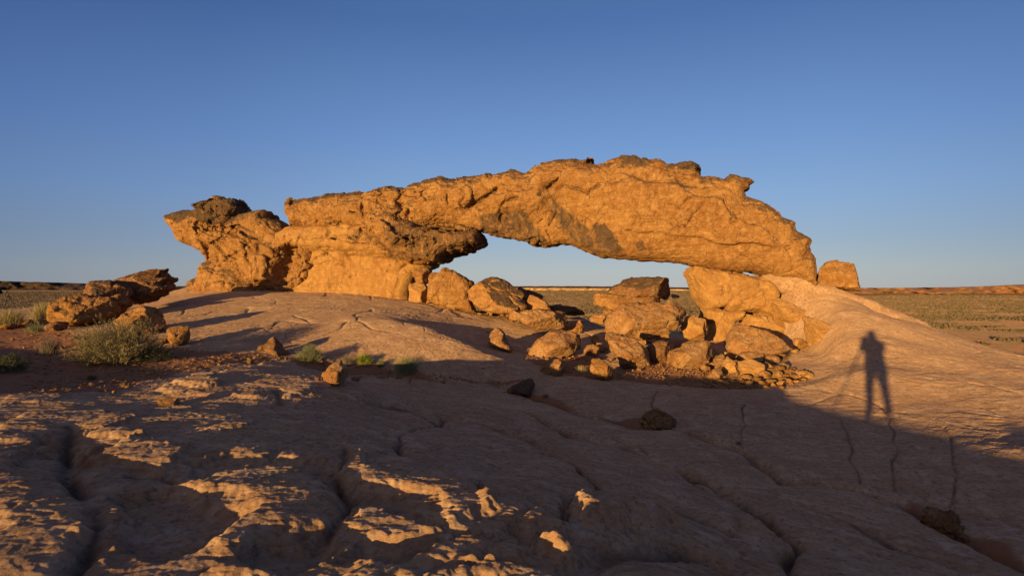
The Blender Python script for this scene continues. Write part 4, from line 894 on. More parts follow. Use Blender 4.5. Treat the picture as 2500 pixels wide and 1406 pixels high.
# in the foreground
boulder('boulder', z4([(2172, 802), (2222, 788), (2262, 748), (2302, 715), (2312, 748), (2362, 770), (2374, 800), (2342, 862), (2292, 884), (2222, 880), (2178, 852)]), None, None, M_BOULD, 'sunlit pointed stone in front of the sagebrush', seed=55, cuts=3, rough=1.1)
boulder('boulder', z4([(2378, 858), (2380, 838), (2410, 832), (2440, 842), (2438, 864)]), None, .08, M_BROWN, 'small dark block right of the sunlit pointed stone', 'stone', seed=56)
boulder('boulder', z4([(2130, 850), (2140, 834), (2165, 832), (2178, 850), (2160, 858)]), None, .06, M_BROWN, 'pebble left of the sunlit pointed stone', 'stone', seed=57)
boulder('boulder', z4([(1055, 1010), (1065, 980), (1100, 965), (1140, 972), (1180, 970), (1222, 985), (1226, 1018), (1160, 1030), (1080, 1025)]), None, None, M_BROWN, 'knobbly brown stone alone in the left foreground', seed=58, rough=1.5, strat=0)
boulder('boulder', z4([(1672, 740), (1676, 716), (1700, 708), (1722, 718), (1724, 744), (1698, 750)]), None, None, M_BROWN, 'small red stone on the sunlit rim of the left slab', 'stone', seed=59)
boulder('boulder', z4([(385, 1022), (390, 1010), (410, 1006), (422, 1014), (415, 1026)]), None, None, M_ARCH, 'tiny stone at the far left of the foreground slab', 'stone', seed=60)
boulder('boulder', z4([(755, 940), (760, 926), (780, 922), (788, 934), (778, 946)]), None, None, M_ARCH, 'tiny stone at the edge of the red sand', 'stone', seed=61)
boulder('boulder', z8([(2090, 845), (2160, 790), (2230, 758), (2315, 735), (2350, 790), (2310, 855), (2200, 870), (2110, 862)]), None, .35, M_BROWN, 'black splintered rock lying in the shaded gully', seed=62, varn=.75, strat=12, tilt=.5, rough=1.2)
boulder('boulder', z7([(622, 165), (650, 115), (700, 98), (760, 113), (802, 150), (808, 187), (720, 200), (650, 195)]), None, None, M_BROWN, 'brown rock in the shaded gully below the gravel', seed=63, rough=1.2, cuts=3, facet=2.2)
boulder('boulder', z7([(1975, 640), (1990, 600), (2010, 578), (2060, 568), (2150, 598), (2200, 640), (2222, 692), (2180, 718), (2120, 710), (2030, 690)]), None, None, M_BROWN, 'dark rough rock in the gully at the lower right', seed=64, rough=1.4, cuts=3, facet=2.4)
boulder('boulder', z7([(2180, 720), (2200, 705), (2235, 720), (2245, 745), (2210, 745)]), None, .08, M_BROWN, 'small stone beside the dark rough rock at the lower right', 'stone', seed=65)
# small stones: rubble under the wedge boulder, chips beside the bigger rocks
PR = []
for k in range(7):
    rg = random.Random(100+k); n = rg.randint(6, 8)
    pts = [(1250+130*math.cos(2*math.pi*i/n+.2)*rg.uniform(.75, 1.15), 703+95*math.sin(2*math.pi*i/n+.2)*rg.uniform(.75, 1.15)) for i in range(n)]
    o = boulder('stone', pts, F/260.0, .42, [M_WALL, M_BOULD, M_ARCH][k % 3], 'x', seed=70+k, cuts=7, h=.045, rough=.4, facet=1.6, Rk=.08)
    PR.append(o)
def stone(x, y, size, label, group, k=None):
    rg = random.Random(int(x*977+y*131)); src = PR[(k if k is not None else rg.randint(0, 6)) % 7]
    o = src if not src.get('used') else src.copy()
    if o is not src: C.objects.link(o)
    src['used'] = 1
    o.location = (x, y, zg(x, y)+size*.22); o.scale = (size, size*rg.uniform(.6, 1.1), size*rg.uniform(.5, 1.0))
    o.rotation_euler = (rg.uniform(-.3, .3), rg.uniform(-.3, .3), rg.uniform(0, 6.28))
    tag(o, label, 'stone', group)
    return o
RB = [(1975, 922, 18), (1955, 918, 22), (1940, 925, 20), (1925, 914, 26), (1912, 930, 18), (1905, 912, 24), (1895, 925, 26), (1880, 935, 16), (1885, 912, 22), (1868, 905, 26), (1860, 922, 24), (1850, 935, 20), (1862, 940, 16), (1842, 918, 22),
      (1838, 934, 16), (1830, 940, 18), (1822, 926, 20), (1812, 938, 14), (1905, 940, 18), (1925, 935, 16), (1940, 935, 14), (1960, 930, 14), (1915, 900, 20), (1900, 902, 16), (1890, 945, 14), (1910, 950, 12), (1855, 903, 16), (1873, 948, 12),
      (1760, 938, 16), (1745, 944, 10), (1775, 940, 12), (1752, 948, 9), (1790, 944, 12), (1800, 948, 9), (1735, 945, 8), (1782, 950, 8), (1765, 949, 8), (1742, 936, 8), (1785, 932, 9), (1810, 930, 10), (1720, 945, 8), (1730, 938, 7),
      (1826, 912, 14), (1810, 915, 9), (1835, 903, 12), (1870, 925, 16), (1918, 922, 16), (1935, 905, 12), (1948, 912, 12), (1885, 932, 12), (1965, 915, 12), (1847, 945, 10), (1895, 915, 14), (1932, 940, 10), (1950, 922, 10), (1820, 947, 9)]
for i, (a, b, sz) in enumerate(RB):
    d = ghit(a, b) or 20
    stone((a-1250)/F*d, d, sz/F*d*1.45, 'loose stone in the scatter of rubble below the angular pale block', 'rubble scattered below the boulders')
for a, b, sz in [(1300, 792, 34), (1262, 776, 26), (1452, 838, 28), (1470, 858, 36), (1562, 842, 30), (1600, 856, 34), (1655, 862, 30), (1706, 852, 34), (1735, 872, 38), (1772, 880, 32), (1695, 890, 28), (1832, 884, 32), (1885, 888, 34), (1908, 872, 26),
                 (1722, 906, 26), (1408, 852, 24), (1340, 800, 30), (1375, 806, 24), (1590, 880, 24), (1640, 888, 22), (1200, 770, 24), (1960, 850, 26), (1940, 862, 20)]:
    d = ghit(a, b) or 20
    stone((a-1250)/F*d, d, sz/F*d*1.3, 'broken angular block lying between the larger fallen boulders', 'broken blocks between the fallen boulders')
CH = [(1290, 872), (1300, 876), (1312, 880), (1322, 874), (1335, 880), (1285, 878), (1390, 876), (1400, 872), (1378, 880), (1368, 875), (1410, 878)]
for a, b in CH:
    d = ghit(a, b) or 20; stone((a-1250)/F*d, d, random.Random(a).uniform(8, 15)/F*d, 'stone chip strewn at the foot of the lichen spotted boulder', 'chips by the lichen spotted boulder')
CH = [(1180, 764), (1172, 770), (1198, 770), (1212, 768), (1225, 772), (1240, 774), (1190, 760), (1380, 790), (1395, 795), (1405, 800), (1415, 792), (1300, 790), (1315, 795), (1330, 797), (1345, 800), (1360, 802), (1290, 785)]
for a, b in CH:
    d = ghit(a, b) or 20; stone((a-1250)/F*d, d, random.Random(a).uniform(9, 20)/F*d, 'stone chip under the black topped boulder and the long flat slab', 'chips below the left boulders')
CH = [(1560, 905), (1590, 900), (1610, 895), (1640, 892), (1665, 880), (1690, 872), (1710, 868), (1480, 862), (1490, 880), (1520, 905), (1450, 925), (1465, 922), (1442, 921), (1600, 912), (1650, 905), (1530, 922), (1620, 930), (1660, 925), (1700, 915), (1580, 925)]
for a, b in CH:
    d = ghit(a, b) or 20; stone((a-1250)/F*d, d, random.Random(a).uniform(6, 14)/F*d, 'pebble lying on the red sand of the boulder hollow', 'pebbles in the boulder hollow')
CH = [(120, 868), (60, 850), (30, 830), (150, 850), (180, 880), (330, 895), (345, 905), (300, 925), (220, 920), (210, 938), (440, 900), (480, 905), (520, 885), (100, 830), (40, 870), (610, 880), (560, 895), (405, 855), (380, 850), (420, 858), (90, 900), (365, 915)]
for a, b in CH:
    d = ghit(a, b)
    if d: stone((a-1250)/F*d, d, random.Random(a).uniform(6, 15)/F*d, 'pebble on the shaded red sand round the green bush', 'pebbles on the left sand')
CH = [(1320, 835), (1380, 830), (1180, 900), (980, 905), (1100, 922), (1000, 935), (1150, 940), (1420, 890), (900, 915), (1230, 958), (1260, 968), (1280, 975), (1850, 895), (1870, 888), (1958, 862), (600, 1145), (720, 980), (640, 970)]
for a, b in CH:
    d = ghit(a, b) or 20; stone((a-1250)/F*d, d, random.Random(a).uniform(5, 9)/F*d, 'pebble strewn on bare slickrock', 'pebbles on the slickrock')
for o in PR:
    if not o.get('used'): bpy.data.objects.remove(o)
    else: del o['used']

# gravel in the hollow and on the left sand: far too many to count
rs = np.random.RandomState(11); gx, gy = [], []
for P, n_ in ((np.array([gpt(*q) for q in [(1290, 885), (1440, 870), (1560, 875), (1700, 875), (1790, 885), (1900, 905), (1985, 928), (1900, 948), (1720, 948), (1560, 934), (1440, 925)]]), 2600), (np.array([gpt(*q) for q in [(1700, 905), (1830, 905), (1960, 930), (1900, 948), (1720, 948)]]), 2400),
              (SND[0][1:-1], 3000), (SND[1], 500), (np.array([gpt(*q) for q in [(1160, 762), (1260, 768), (1400, 792), (1430, 805), (1300, 800), (1170, 772)]]), 500)):
    lo, hi = P.min(0), P.max(0); a = rs.uniform(lo[0], hi[0], n_*3); b = rs.uniform(lo[1], hi[1], n_*3)
    k = np.where((poly_sd(a, b, P) > 0) & (pn2(a*1.5, b*1.5, 91) > -.25))[0][:n_]; gx.append(a[k]); gy.append(b[k])
gx = np.concatenate(gx); gy = np.concatenate(gy); n_ = len(gx); gz = ground(gx, gy)
OC = np.array([[1, 0, 0], [0, 1, 0], [-1, 0, 0], [0, -1, 0], [0, 0, 1], [0, 0, -1.]])
sz = (.012+.035*rs.rand(n_)**3.5)[:, None, None]
V = OC[None]*(.6+.7*rs.rand(n_, 6, 1))*sz*np.array([1.2, 1.2, .8])+rs.normal(size=(n_, 6, 3))*.25*sz
V[:, :, 0] += gx[:, None]; V[:, :, 1] += gy[:, None]; V[:, :, 2] += gz[:, None]+.006
TQ = np.array([[0, 1, 4], [1, 2, 4], [2, 3, 4], [3, 0, 4], [1, 0, 5], [2, 1, 5], [3, 2, 5], [0, 3, 5]])
tag(mesh_obj('gravel', V.reshape(-1, 3), (TQ[None]+np.arange(n_)[:, None, None]*6).reshape(-1, 3), M_BOULD, smooth=False, attrs={'varnish': np.repeat(rs.rand(n_)*.3, 6)}),
    'fine angular gravel on the red sand of the hollows', 'gravel', None, 'stuff')

# ------------------------------------------------------------------ the scrub plain and the far mesas
PZ = -8.0
def plain_z(x, y):
    r = np.hypot(x, y); return PZ+.35*fbm2(x*.012, y*.012, 3, 201)+1.0*fbm2(x*.002, y*.002, 2, 203)*ss(150, 900, r)-ss(4000, 9000, r)*3
t = NT('plain_sand'); p = t.pos(); t.b.inputs['Diffuse Roughness'].default_value = 1.0
n1 = t.noise(t.pos((1, .35, 1)), .02, 5, .6); n2 = t.noise(p, .16, 6, .7); n3 = t.noise(p, .9, 5, .7)
c = t.mix(t.ramp(n1, [(.38, 0.), (.62, 1.)]), (.40, .18, .08), (.36, .21, .11))
c = t.mix(t.ramp(n2, [(.40, 0.), (.60, .85)]), c, (.20, .145, .072))
c = t.mix(t.ramp(n3, [(.40, 0.), (.62, .6)]), c, (.13, .10, .055))
M_PLAIN = t.done(c, t.bump(n3, .25))
an = np.linspace(0, 2*math.pi, 361)[:-1]; rr = np.exp(np.linspace(math.log(20), math.log(9000), 170))
A_, R_ = np.meshgrid(an, rr, indexing='ij'); X = np.sin(A_)*R_; Y = np.cos(A_)*R_
V = np.c_[X.ravel(), Y.ravel(), plain_z(X.ravel(), Y.ravel())]
na, nr = X.shape; i = np.arange(na)[:, None]; j = np.arange(nr-1)[None, :]; i2 = (i+1) % na
Q = np.stack([i*nr+j, i*nr+j+1, i2*nr+j+1, i2*nr+j], -1).reshape(-1, 4)
tag(mesh_obj('desert_plain', V, Q, M_PLAIN), kind='structure')

def mesa(name, prof, d0, run, mat, base=None, depth=1500):
    """prof: (px, py of the rim); front foot at depth d0, rim run metres behind, then a flat top"""
    pxs = np.arange(prof[0][0], prof[-1][0]+1, 6.0); pys = np.interp(pxs, [q[0] for q in prof], [q[1] for q in prof])
    fr = np.array([0, .12, .25, .4, .52, .6, .75, .88, 1.0, 1.15, 3.0]); hh = np.array([0, .05, .12, .22, .42, .55, .70, .88, 1.0, 1.0, .9])
    rows = []
    for k, (f, h) in enumerate(zip(fr, hh)):
        dd = d0+run*f+(run+40)*.4*fbm2(pxs*.02+k*.12, pxs*0+k*.2, 4, 300)
        top = CZ-(pys-703+.5*pn2(pxs*.05, pxs*0, 5))/F*(d0+run)
        zf = PZ-1.5+(2.2 if mat is M_RED else 0); z = zf+(top-zf)*h+(top-PZ)*.05*fbm2(pxs*.06, pxs*0+k, 3, 310)*(1 if 0 < k < 8 else .3)
        x = (pxs-1250)/F*dd
        rows.append(np.c_[x, dd, z])
    n = len(pxs); V = np.concatenate(rows); i = np.arange(n-1)[None, :]; j = np.arange(len(rows)-1)[:, None]
    Q = np.stack([j*n+i, j*n+i+1, (j+1)*n+i+1, (j+1)*n+i], -1).reshape(-1, 4)
    return tag(mesh_obj(name, V, Q, mat), kind='structure')
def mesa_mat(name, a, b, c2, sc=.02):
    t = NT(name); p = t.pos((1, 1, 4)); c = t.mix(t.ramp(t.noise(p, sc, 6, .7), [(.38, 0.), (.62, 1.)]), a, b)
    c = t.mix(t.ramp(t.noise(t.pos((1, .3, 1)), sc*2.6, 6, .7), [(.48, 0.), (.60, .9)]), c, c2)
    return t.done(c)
M_RED = mesa_mat('red_badlands', (.20, .09, .045), (.25, .13, .075), (.12, .08, .045))
M_CRM = mesa_mat('cream_cliffs', (.42, .27, .14), (.50, .35, .21), (.20, .13, .07), .03)
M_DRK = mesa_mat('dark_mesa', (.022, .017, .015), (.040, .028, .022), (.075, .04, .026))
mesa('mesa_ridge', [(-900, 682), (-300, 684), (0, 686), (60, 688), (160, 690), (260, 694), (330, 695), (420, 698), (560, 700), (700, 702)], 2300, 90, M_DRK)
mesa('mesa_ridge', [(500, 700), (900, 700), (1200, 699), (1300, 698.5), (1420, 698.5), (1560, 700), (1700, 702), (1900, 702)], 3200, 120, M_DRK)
mesa('cliff_band', [(1150, 704), (1220, 703), (1300, 703), (1400, 703.5), (1500, 704), (1600, 705), (1700, 707)], 1900, 22, M_CRM)
mesa('badlands_slope', [(1700, 704), (1900, 704), (2080, 703), (2200, 702.5), (2330, 701), (2420, 698), (2500, 694), (2700, 686), (3300, 680)], 800, 55, M_RED)

def leaf_mat(name, a, b, rough=.8, trans=.15):
    t = NT(name); c = t.mix(t.ramp(t.noise(t.pos(), 9, 4, .7), [(.35, 0.), (.65, 1.)]), a, b)
    t.b.inputs['Roughness'].default_value = rough
    return t.done(c)
M_SCRUB = leaf_mat('desert_scrub', (.080, .062, .033), (.155, .112, .06))
_t = M_SCRUB.node_tree.nodes
for nd in _t:
    if nd.type == 'TEX_NOISE': nd.inputs['Scale'].default_value = .35
rs = np.random.RandomState(5)
N = 150000
u_ = rs.rand(N); dmin, dmax = 42.0, 2000.0
r = dmin*(dmax/dmin)**(u_**.72)
a = rs.uniform(-.95, .95, N)
x = np.sin(a)*r; y = np.cos(a)*r
k = (np.hypot(x, y-8) > 66) & (pn2(x*.03, y*.03, 222)+.6*pn2(x*.11, y*.11, 223) > .12-.5*ss(90, 450, r))
x, y, r = x[k], y[k], r[k]; n = len(x)
w_ = rs.uniform(.2, .6, n)*(1+3.5*ss(150, 1800, r)); h_ = rs.uniform(.25, .62, n)*(1+.6*ss(300, 1500, r))
zz = plain_z(x, y)
kv = 6; ring = np.arange(kv)*2*math.pi/kv
ra = rs.uniform(.7, 1.25, (n, kv)); rb = rs.uniform(.5, 1.0, (n, kv)); ph = rs.rand(n)[:, None]*6.28
B0 = np.stack([x[:, None]+np.cos(ring+ph)*ra*w_[:, None], y[:, None]+np.sin(ring+ph)*ra*w_[:, None], np.repeat(zz[:, None]-.08, kv, 1)], -1)
B1 = np.stack([x[:, None]+np.cos(ring+ph+.4)*rb*w_[:, None]*.85, y[:, None]+np.sin(ring+ph+.4)*rb*w_[:, None]*.85, zz[:, None]+h_[:, None]*rs.uniform(.5, 1.0, (n, kv))], -1)
TP = np.stack([x+rs.normal(size=n)*.1, y+rs.normal(size=n)*.1, zz+h_*rs.uniform(.8, 1.2, n)], -1)[:, None]
V = np.concatenate([B0, B1, TP], 1).reshape(-1, 3)
q = []
for i in range(kv):
    j = (i+1) % kv
    q += [[i, j, kv+i], [j, kv+j, kv+i], [kv+i, kv+j, 2*kv]]
q = np.array(q); Q = (q[None]+(np.arange(n)*(2*kv+1))[:, None, None]).reshape(-1, 3)
tag(mesh_obj('desert_scrub', V, Q, M_SCRUB, smooth=False), 'low olive scrub dotted over the whole red desert plain', 'scrub', None, 'stuff')

# ------------------------------------------------------------------ plants
M_GRN = leaf_mat('bush_leaves', (.115, .10, .05), (.27, .22, .125)); M_SAGE = leaf_mat('sage_leaves', (.13, .14, .075), (.22, .23, .12))
M_DRY = leaf_mat('dry_grass', (.27, .22, .10), (.38, .32, .16)); M_LIME = leaf_mat('fresh_grass', (.14, .19, .02), (.24, .28, .03))
M_DEAD = leaf_mat('dead_twigs', (.13, .10, .075), (.22, .18, .14)); M_TWIG = leaf_mat('bark', (.16, .13, .10), (.26, .22, .18)); M_DGRN = leaf_mat('dark_leaves', (.04, .05, .022), (.075, .085, .035))
def blades(rs, base, dirs, L, w, seg=3, bend=.35):
    """tapering ribbons from base along dirs that bend over under their weight"""
    n = len(base); side = np.cross(dirs, rs.normal(size=(n, 3))); side /= np.linalg.norm(side, axis=1)[:, None]+1e-9
    P = [base]; d = dirs.copy(); cur = base.copy()
    for s in range(seg):
        cur = cur+d*(L/seg)[:, None]; P.append(cur.copy())
        d = d+np.array([0, 0, -1])*bend*rs.uniform(.2, 1, n)[:, None]/seg+rs.normal(size=(n, 3))*.10; d /= np.linalg.norm(d, axis=1)[:, None]
    V = []
    for s, q in enumerate(P):
        ww = (w*(1-.85*s/seg))[:, None]; V += [q-side*ww, q+side*ww]
    V = np.stack(V, 1).reshape(-1, 3); m = 2*(seg+1)
    q = np.array([[2*s, 2*s+1, 2*s+3, 2*s+2] for s in range(seg)])
    Q = (q[None]+(np.arange(n)*m)[:, None, None]).reshape(-1, 4)
    return V, Q
def plant(kind, name, px, py, wpx, hpx, mat, label, cat, n, seed, group=None, lens=1.0, d=None, leafw=.0035):
    rs = np.random.RandomState(seed)
    d = d or ghit(px, py) or 20
    x = (px-1250)/F*d; R = wpx/F*d/2; H = hpx/F*d; d = d+R*.35
    z = zg(x, d)
    root = empty(name, (x, d, z), label, cat, group)
    def gz(P): return ground(x+P[:, 0], d+P[:, 1])-z
    if kind == 'grass':
        b = rs.normal(size=(n, 3))*R*.22; b[:, 2] = gz(b)-.01
        th = rs.uniform(0, 6.283, n); sp = np.abs(rs.normal(size=n))*.55*R/max(H, .05); sp = np.minimum(sp, 1.6)
        dr = np.c_[np.cos(th)*sp, np.sin(th)*sp, np.ones(n)]; dr /= np.linalg.norm(dr, axis=1)[:, None]
        L = H*rs.uniform(.45, 1.15, n)*(1+.15*sp)
        V, Q = blades(rs, b, dr, L, np.full(n, leafw), 3, .45)
        mesh_obj('foliage', V, Q, mat, root, smooth=False)
        nb = n//10
        V, Q = blades(rs, b[:nb], dr[:nb], L[:nb]*.6, np.full(nb, leafw*1.3), 2, .1); mesh_obj('stem', V, Q, M_TWIG, root, smooth=False)
    else:
        # woody branches reach out to a bumpy dome; each shoot carries many narrow leaves
        ns = n; th = rs.uniform(0, 6.283, ns); ph = np.arccos(rs.uniform(0.02, 1, ns))
        dirs = np.c_[np.cos(th)*np.sin(ph), np.sin(th)*np.sin(ph), np.cos(ph)]
        lump = 1+.28*pn3(dirs[:, 0]*2.3+seed, dirs[:, 1]*2.3, dirs[:, 2]*2.3, seed)+.12*pn3(dirs[:, 0]*6, dirs[:, 1]*6, dirs[:, 2]*6, seed+1)
        rad = rs.uniform(.5, 1.0, ns)**.6
        tip = dirs*(np.array([R, R, H])*(lump*rad)[:, None])
        st0 = tip*rs.uniform(.45, .7, ns)[:, None]
        g0 = gz(st0); st0[:, 2] = np.maximum(st0[:, 2], g0+.02); tip[:, 2] = np.maximum(tip[:, 2], gz(tip)+.03)
        dd = tip-st0; L = np.linalg.norm(dd, axis=1)+1e-6; dd = dd/L[:, None]; dd[:, 2] += .35; dd /= np.linalg.norm(dd, axis=1)[:, None]
        m = int(20*lens); t_ = rs.uniform(.1, 1.05, (ns, m, 1)); lb = st0[:, None]+dd[:, None]*L[:, None, None]*t_+rs.normal(size=(ns, m, 3))*.012
        ld = dd[:, None]*.8+rs.normal(size=(ns, m, 3))*.45; ld /= np.linalg.norm(ld, axis=2)[..., None]
        lb = lb.reshape(-1, 3); ld = ld.reshape(-1, 3)
        V, Q = blades(rs, lb, ld, rs.uniform(.03, .065, len(lb))*min(1.3, max(.5, H*1.3)), np.full(len(lb), leafw), 2, .1)
        mesh_obj('foliage', V, Q, mat, root, smooth=False)
        sel = rs.permutation(ns)[:max(40, ns//4)]
        b = rs.normal(size=(len(sel), 3))*R*.08; b[:, 2] = 0
        dv = tip[sel]*.9-b; L2 = np.linalg.norm(dv, axis=1); dv /= L2[:, None]
        V1, Q1 = blades(rs, b, dv, L2, np.full(len(sel), .008), 4, -.05)
        mesh_obj('stem', V1, Q1, M_TWIG, root, smooth=False)
    return root
plant('bush', 'bush', 262, 893, 240, 112, M_GRN, 'big olive green bush in front of the rugged pale boulder', 'bush', 1150, 1, leafw=.0045)
plant('bush', 'bush', 370, 885, 90, 42, M_DGRN, 'low dark skirt of twigs on the right side of the big bush', 'bush', 260, 22)
plant('grass', 'grass_clump', 100, 786, 95, 44, M_DRY, 'round dry grass clump left of the pitted boulder', 'grass clump', 1600, 2, leafw=.006)
plant('grass', 'grass_clump', 10, 800, 85, 42, M_DRY, 'dry grass clump at the left edge below the far tripod', 'grass clump', 1400, 3, leafw=.006)
plant('grass', 'grass_clump', 78, 812, 60, 26, M_SAGE, 'thin green tuft among the flat stones on the left', 'grass clump', 400, 4)
plant('grass', 'grass_clump', 112, 866, 60, 40, M_DEAD, 'grey dead tuft left of the big green bush', 'grass clump', 700, 5)
plant('bush', 'bush', 10, 912, 90, 50, M_DGRN, 'dark low bush cut off by the left edge', 'bush', 300, 6)
plant('bush', 'sagebrush', 750, 884, 78, 42, M_SAGE, 'grey green sagebrush at the foot of the sunlit mound', 'sagebrush', 420, 7)
plant('grass', 'grass_clump', 846, 893, 40, 26, M_DEAD, 'grey dead tuft behind the sunlit pointed stone', 'grass clump', 500, 8)
plant('bush', 'bush', 885, 893, 46, 26, M_LIME, 'bright lime green tuft at the foot of the mound', 'bush', 260, 9)
plant('bush', 'sagebrush', 929, 897, 22, 20, M_SAGE, 'tiny sage sprig between the lime tuft and the spiky grass', 'sagebrush', 90, 10)
plant('grass', 'grass_clump', 990, 914, 88, 34, M_SAGE, 'wide spiky grass tuft right of the tiny sage sprig', 'grass clump', 1100, 11)
plant('grass', 'grass_clump', 1082, 936, 20, 7, M_LIME, 'little green sprig on the shaded sand below the mound', 'grass clump', 120, 12)
plant('grass', 'grass_clump', 1420, 907, 36, 15, M_DRY, 'pale dry tuft between the two pointed orange boulders', 'grass clump', 260, 13)
plant('grass', 'grass_clump', 1628, 938, 16, 6, M_LIME, 'little green sprig on the front edge of the boulder hollow', 'grass clump', 100, 14)
plant('grass', 'grass_clump', 1332, 972, 26, 12, M_DEAD, 'small dead tuft beside the black splintered rock', 'grass clump', 160, 15)
plant('grass', 'grass_clump', 1805, 1086, 20, 10, M_DEAD, 'small dead tuft where a vertical crack meets the gully', 'grass clump', 120, 16)
plant('grass', 'grass_clump', 218, 928, 40, 12, M_DGRN, 'flat dark weed on the shaded sand', 'grass clump', 200, 17)

# ------------------------------------------------------------------ people and cameras
def plain_mat(name, col, rough=.8):
    t = NT(name); t.b.inputs['Roughness'].default_value = rough
    c = t.mix(t.noise(t.pos(), 40, 3, .6), tuple(k*.8 for k in col), tuple(k*1.2 for k in col)); return t.done(c)
M_BLK = plain_mat('black_cloth', (.012, .012, .014)); M_SKIN = plain_mat('skin', (.42, .24, .16), .6); M_JKT = plain_mat('dark_jacket', (.03, .035, .05)); M_HAIR = plain_mat('hair', (.03, .02, .012))
M_CAM = plain_mat('camera_body', (.015, .015, .015), .4); M_MET = plain_mat('tripod_metal', (.06, .06, .065), .4)
def skin_mesh(name, pts, edges, radii, mat, parent, root=0, sub=1):
    me = bpy.data.meshes.new(name); me.from_pydata([tuple(q) for q in pts], edges, []); o = bpy.data.objects.new(name, me); C.objects.link(o)
    m = o.modifiers.new('skin', 'SKIN'); m.use_smooth_shade = True
    for i, r_ in enumerate(radii):
        v = me.skin_vertices[0].data[i]; v.radius = r_ if isinstance(r_, tuple) else (r_, r_)
    me.skin_vertices[0].data[root].use_root = True
    s_ = o.modifiers.new('sub', 'SUBSURF'); s_.levels = sub; s_.render_levels = sub
    me.materials.append(mat)
    if parent: o.parent = parent
    return o
def person(loc, rot, label, cloth, grip):
    """a standing figure bent to the camera; local +y is where it looks; grip: where the hands meet the camera"""
    rt = empty('person', loc, label, 'person'); rt.rotation_euler[2] = rot
    g = Vector(grip); J = {}
    P = [(0, -.10, .96), (0, -.10, 1.12), (0, -.07, 1.30), (0, -.03, 1.46), (0, 0.0, 1.54), (0, .03, 1.62), (0, .04, 1.72)]
    E = [(0, 1), (1, 2), (2, 3), (3, 4), (4, 5), (5, 6)]; Rr = [(.21, .16), (.20, .15), (.235, .17), (.17, .13), (.09, .09), (.11, .12), (.11, .12)]
    def add(p, r_, k): P.append(tuple(p)); Rr.append(r_); E.append((k, len(P)-1)); return len(P)-1
    for sx in (-1, 1):
        a_ = add((sx*.12, -.10, .88), (.115, .12), 0); b_ = add((sx*.15, -.06, .50), (.085, .085), a_); c_ = add((sx*.17, -.10, .10), (.065, .065), b_); add((sx*.18, .04, .045), (.045, .035), c_)
        s_ = add((sx*.19, -.04, 1.41), (.085, .085), 3); el = Vector((sx*.29, .02, 1.24)); e_ = add(el, (.075, .075), s_)
        hd = g+Vector((sx*.07, -.03, -.02)); w_ = add(el.lerp(hd, .8), (.029, .027), e_); add(hd, (.03, .022), w_)
    body = skin_mesh('body', P, E, Rr, cloth, rt, 0, 2)
    # head with a face, hair, hands with fingers
    h_ = skin_mesh('head', [(0, .04, 1.54), (0, .05, 1.60), (0, .055, 1.68), (0, .05, 1.745), (0, .145, 1.655), (0, .13, 1.62)], [(0, 1), (1, 2), (2, 3), (2, 4), (1, 5)], [(.05, .05), (.068, .078), (.078, .095), (.055, .07), (.014, .012), (.022, .015)], M_SKIN, rt, 1, 2)
    for sx in (-1, 1):
        skin_mesh('ear', [(sx*.082, .045, 1.64), (sx*.086, .04, 1.68)], [(0, 1)], [(.010, .018), (.010, .018)], M_SKIN, rt)
    skin_mesh('hair', [(0, .02, 1.64), (0, .015, 1.70), (0, .045, 1.765)], [(0, 1), (1, 2)], [(.080, .07), (.085, .085), (.065, .08)], M_HAIR, rt, 1, 2)
    for sx in (-1, 1):
        b0 = g+Vector((sx*.07, -.03, -.02)); pts = [b0, b0+Vector((-sx*.01, .045, .005))]; ed = [(0, 1)]; rr_ = [(.026, .018), (.036, .014)]
        for f in range(4):
            k0 = len(pts); L_ = (.036, .042, .039, .030)[f]; o_ = Vector((-sx*.012, .05, .030-.02*f)); pts += [b0+o_, b0+o_+Vector((-sx*.018, L_*.7, 0)), b0+o_+Vector((-sx*.042, L_*.9, -.002))]
            ed += [(1, k0), (k0, k0+1), (k0+1, k0+2)]; rr_ += [(.010, .010), (.009, .009), (.008, .008)]
        k0 = len(pts); pts += [b0+Vector((-sx*.035, .01, .028)), b0+Vector((-sx*.055, .035, .034))]; ed += [(0, k0), (k0, k0+1)]; rr_ += [(.012, .012), (.009, .009)]
        skin_mesh('hand', pts, ed, rr_, M_SKIN, rt, 0, 1)
    return rt
def tube(p0, p1, r0, r1, seg=10):
    p0 = np.array(p0, float); p1 = np.array(p1, float); a = p1-p0; a /= np.linalg.norm(a); s_ = np.cross(a, [0.3, .9, .2]); s_ /= np.linalg.norm(s_); t_ = np.cross(a, s_)
    th = np.arange(seg)*2*math.pi/seg; ring = np.cos(th)[:, None]*s_+np.sin(th)[:, None]*t_
    V = np.concatenate([p0+ring*r0, p1+ring*r1, [p0, p1]]); i = np.arange(seg); j = (i+1) % seg
    Q = np.concatenate([np.stack([i, j, j+seg, i+seg], 1), np.stack([j, i, np.full(seg, 2*seg), np.full(seg, 2*seg)], 1), np.stack([i+seg, j+seg, np.full(seg, 2*seg+1), np.full(seg, 2*seg+1)], 1)])
    return V, Q
def join(L):
    Vs, Qs, o = [], [], 0
    for V, Q in L: Vs.append(V); Qs.append(Q+o); o += len(V)
    return np.concatenate(Vs), np.concatenate(Qs)
def bx(c, s):
    c = np.array(c); s = np.array(s)/2; V = np.array([[x_, y_, z_] for x_ in (-1, 1) for y_ in (-1, 1) for z_ in (-1, 1)])*s+c
    return V, np.array([[0, 1, 3, 2], [4, 6, 7, 5], [0, 4, 5, 1], [2, 3, 7, 6], [0, 2, 6, 4], [1, 5, 7, 3]])
def fix_tris(o):
    bm = __import__('bmesh').new(); bm.from_mesh(o.data); __import__('bmesh').ops.dissolve_degenerate(bm, dist=1e-6, edges=bm.edges); bm.to_mesh(o.data); bm.free()
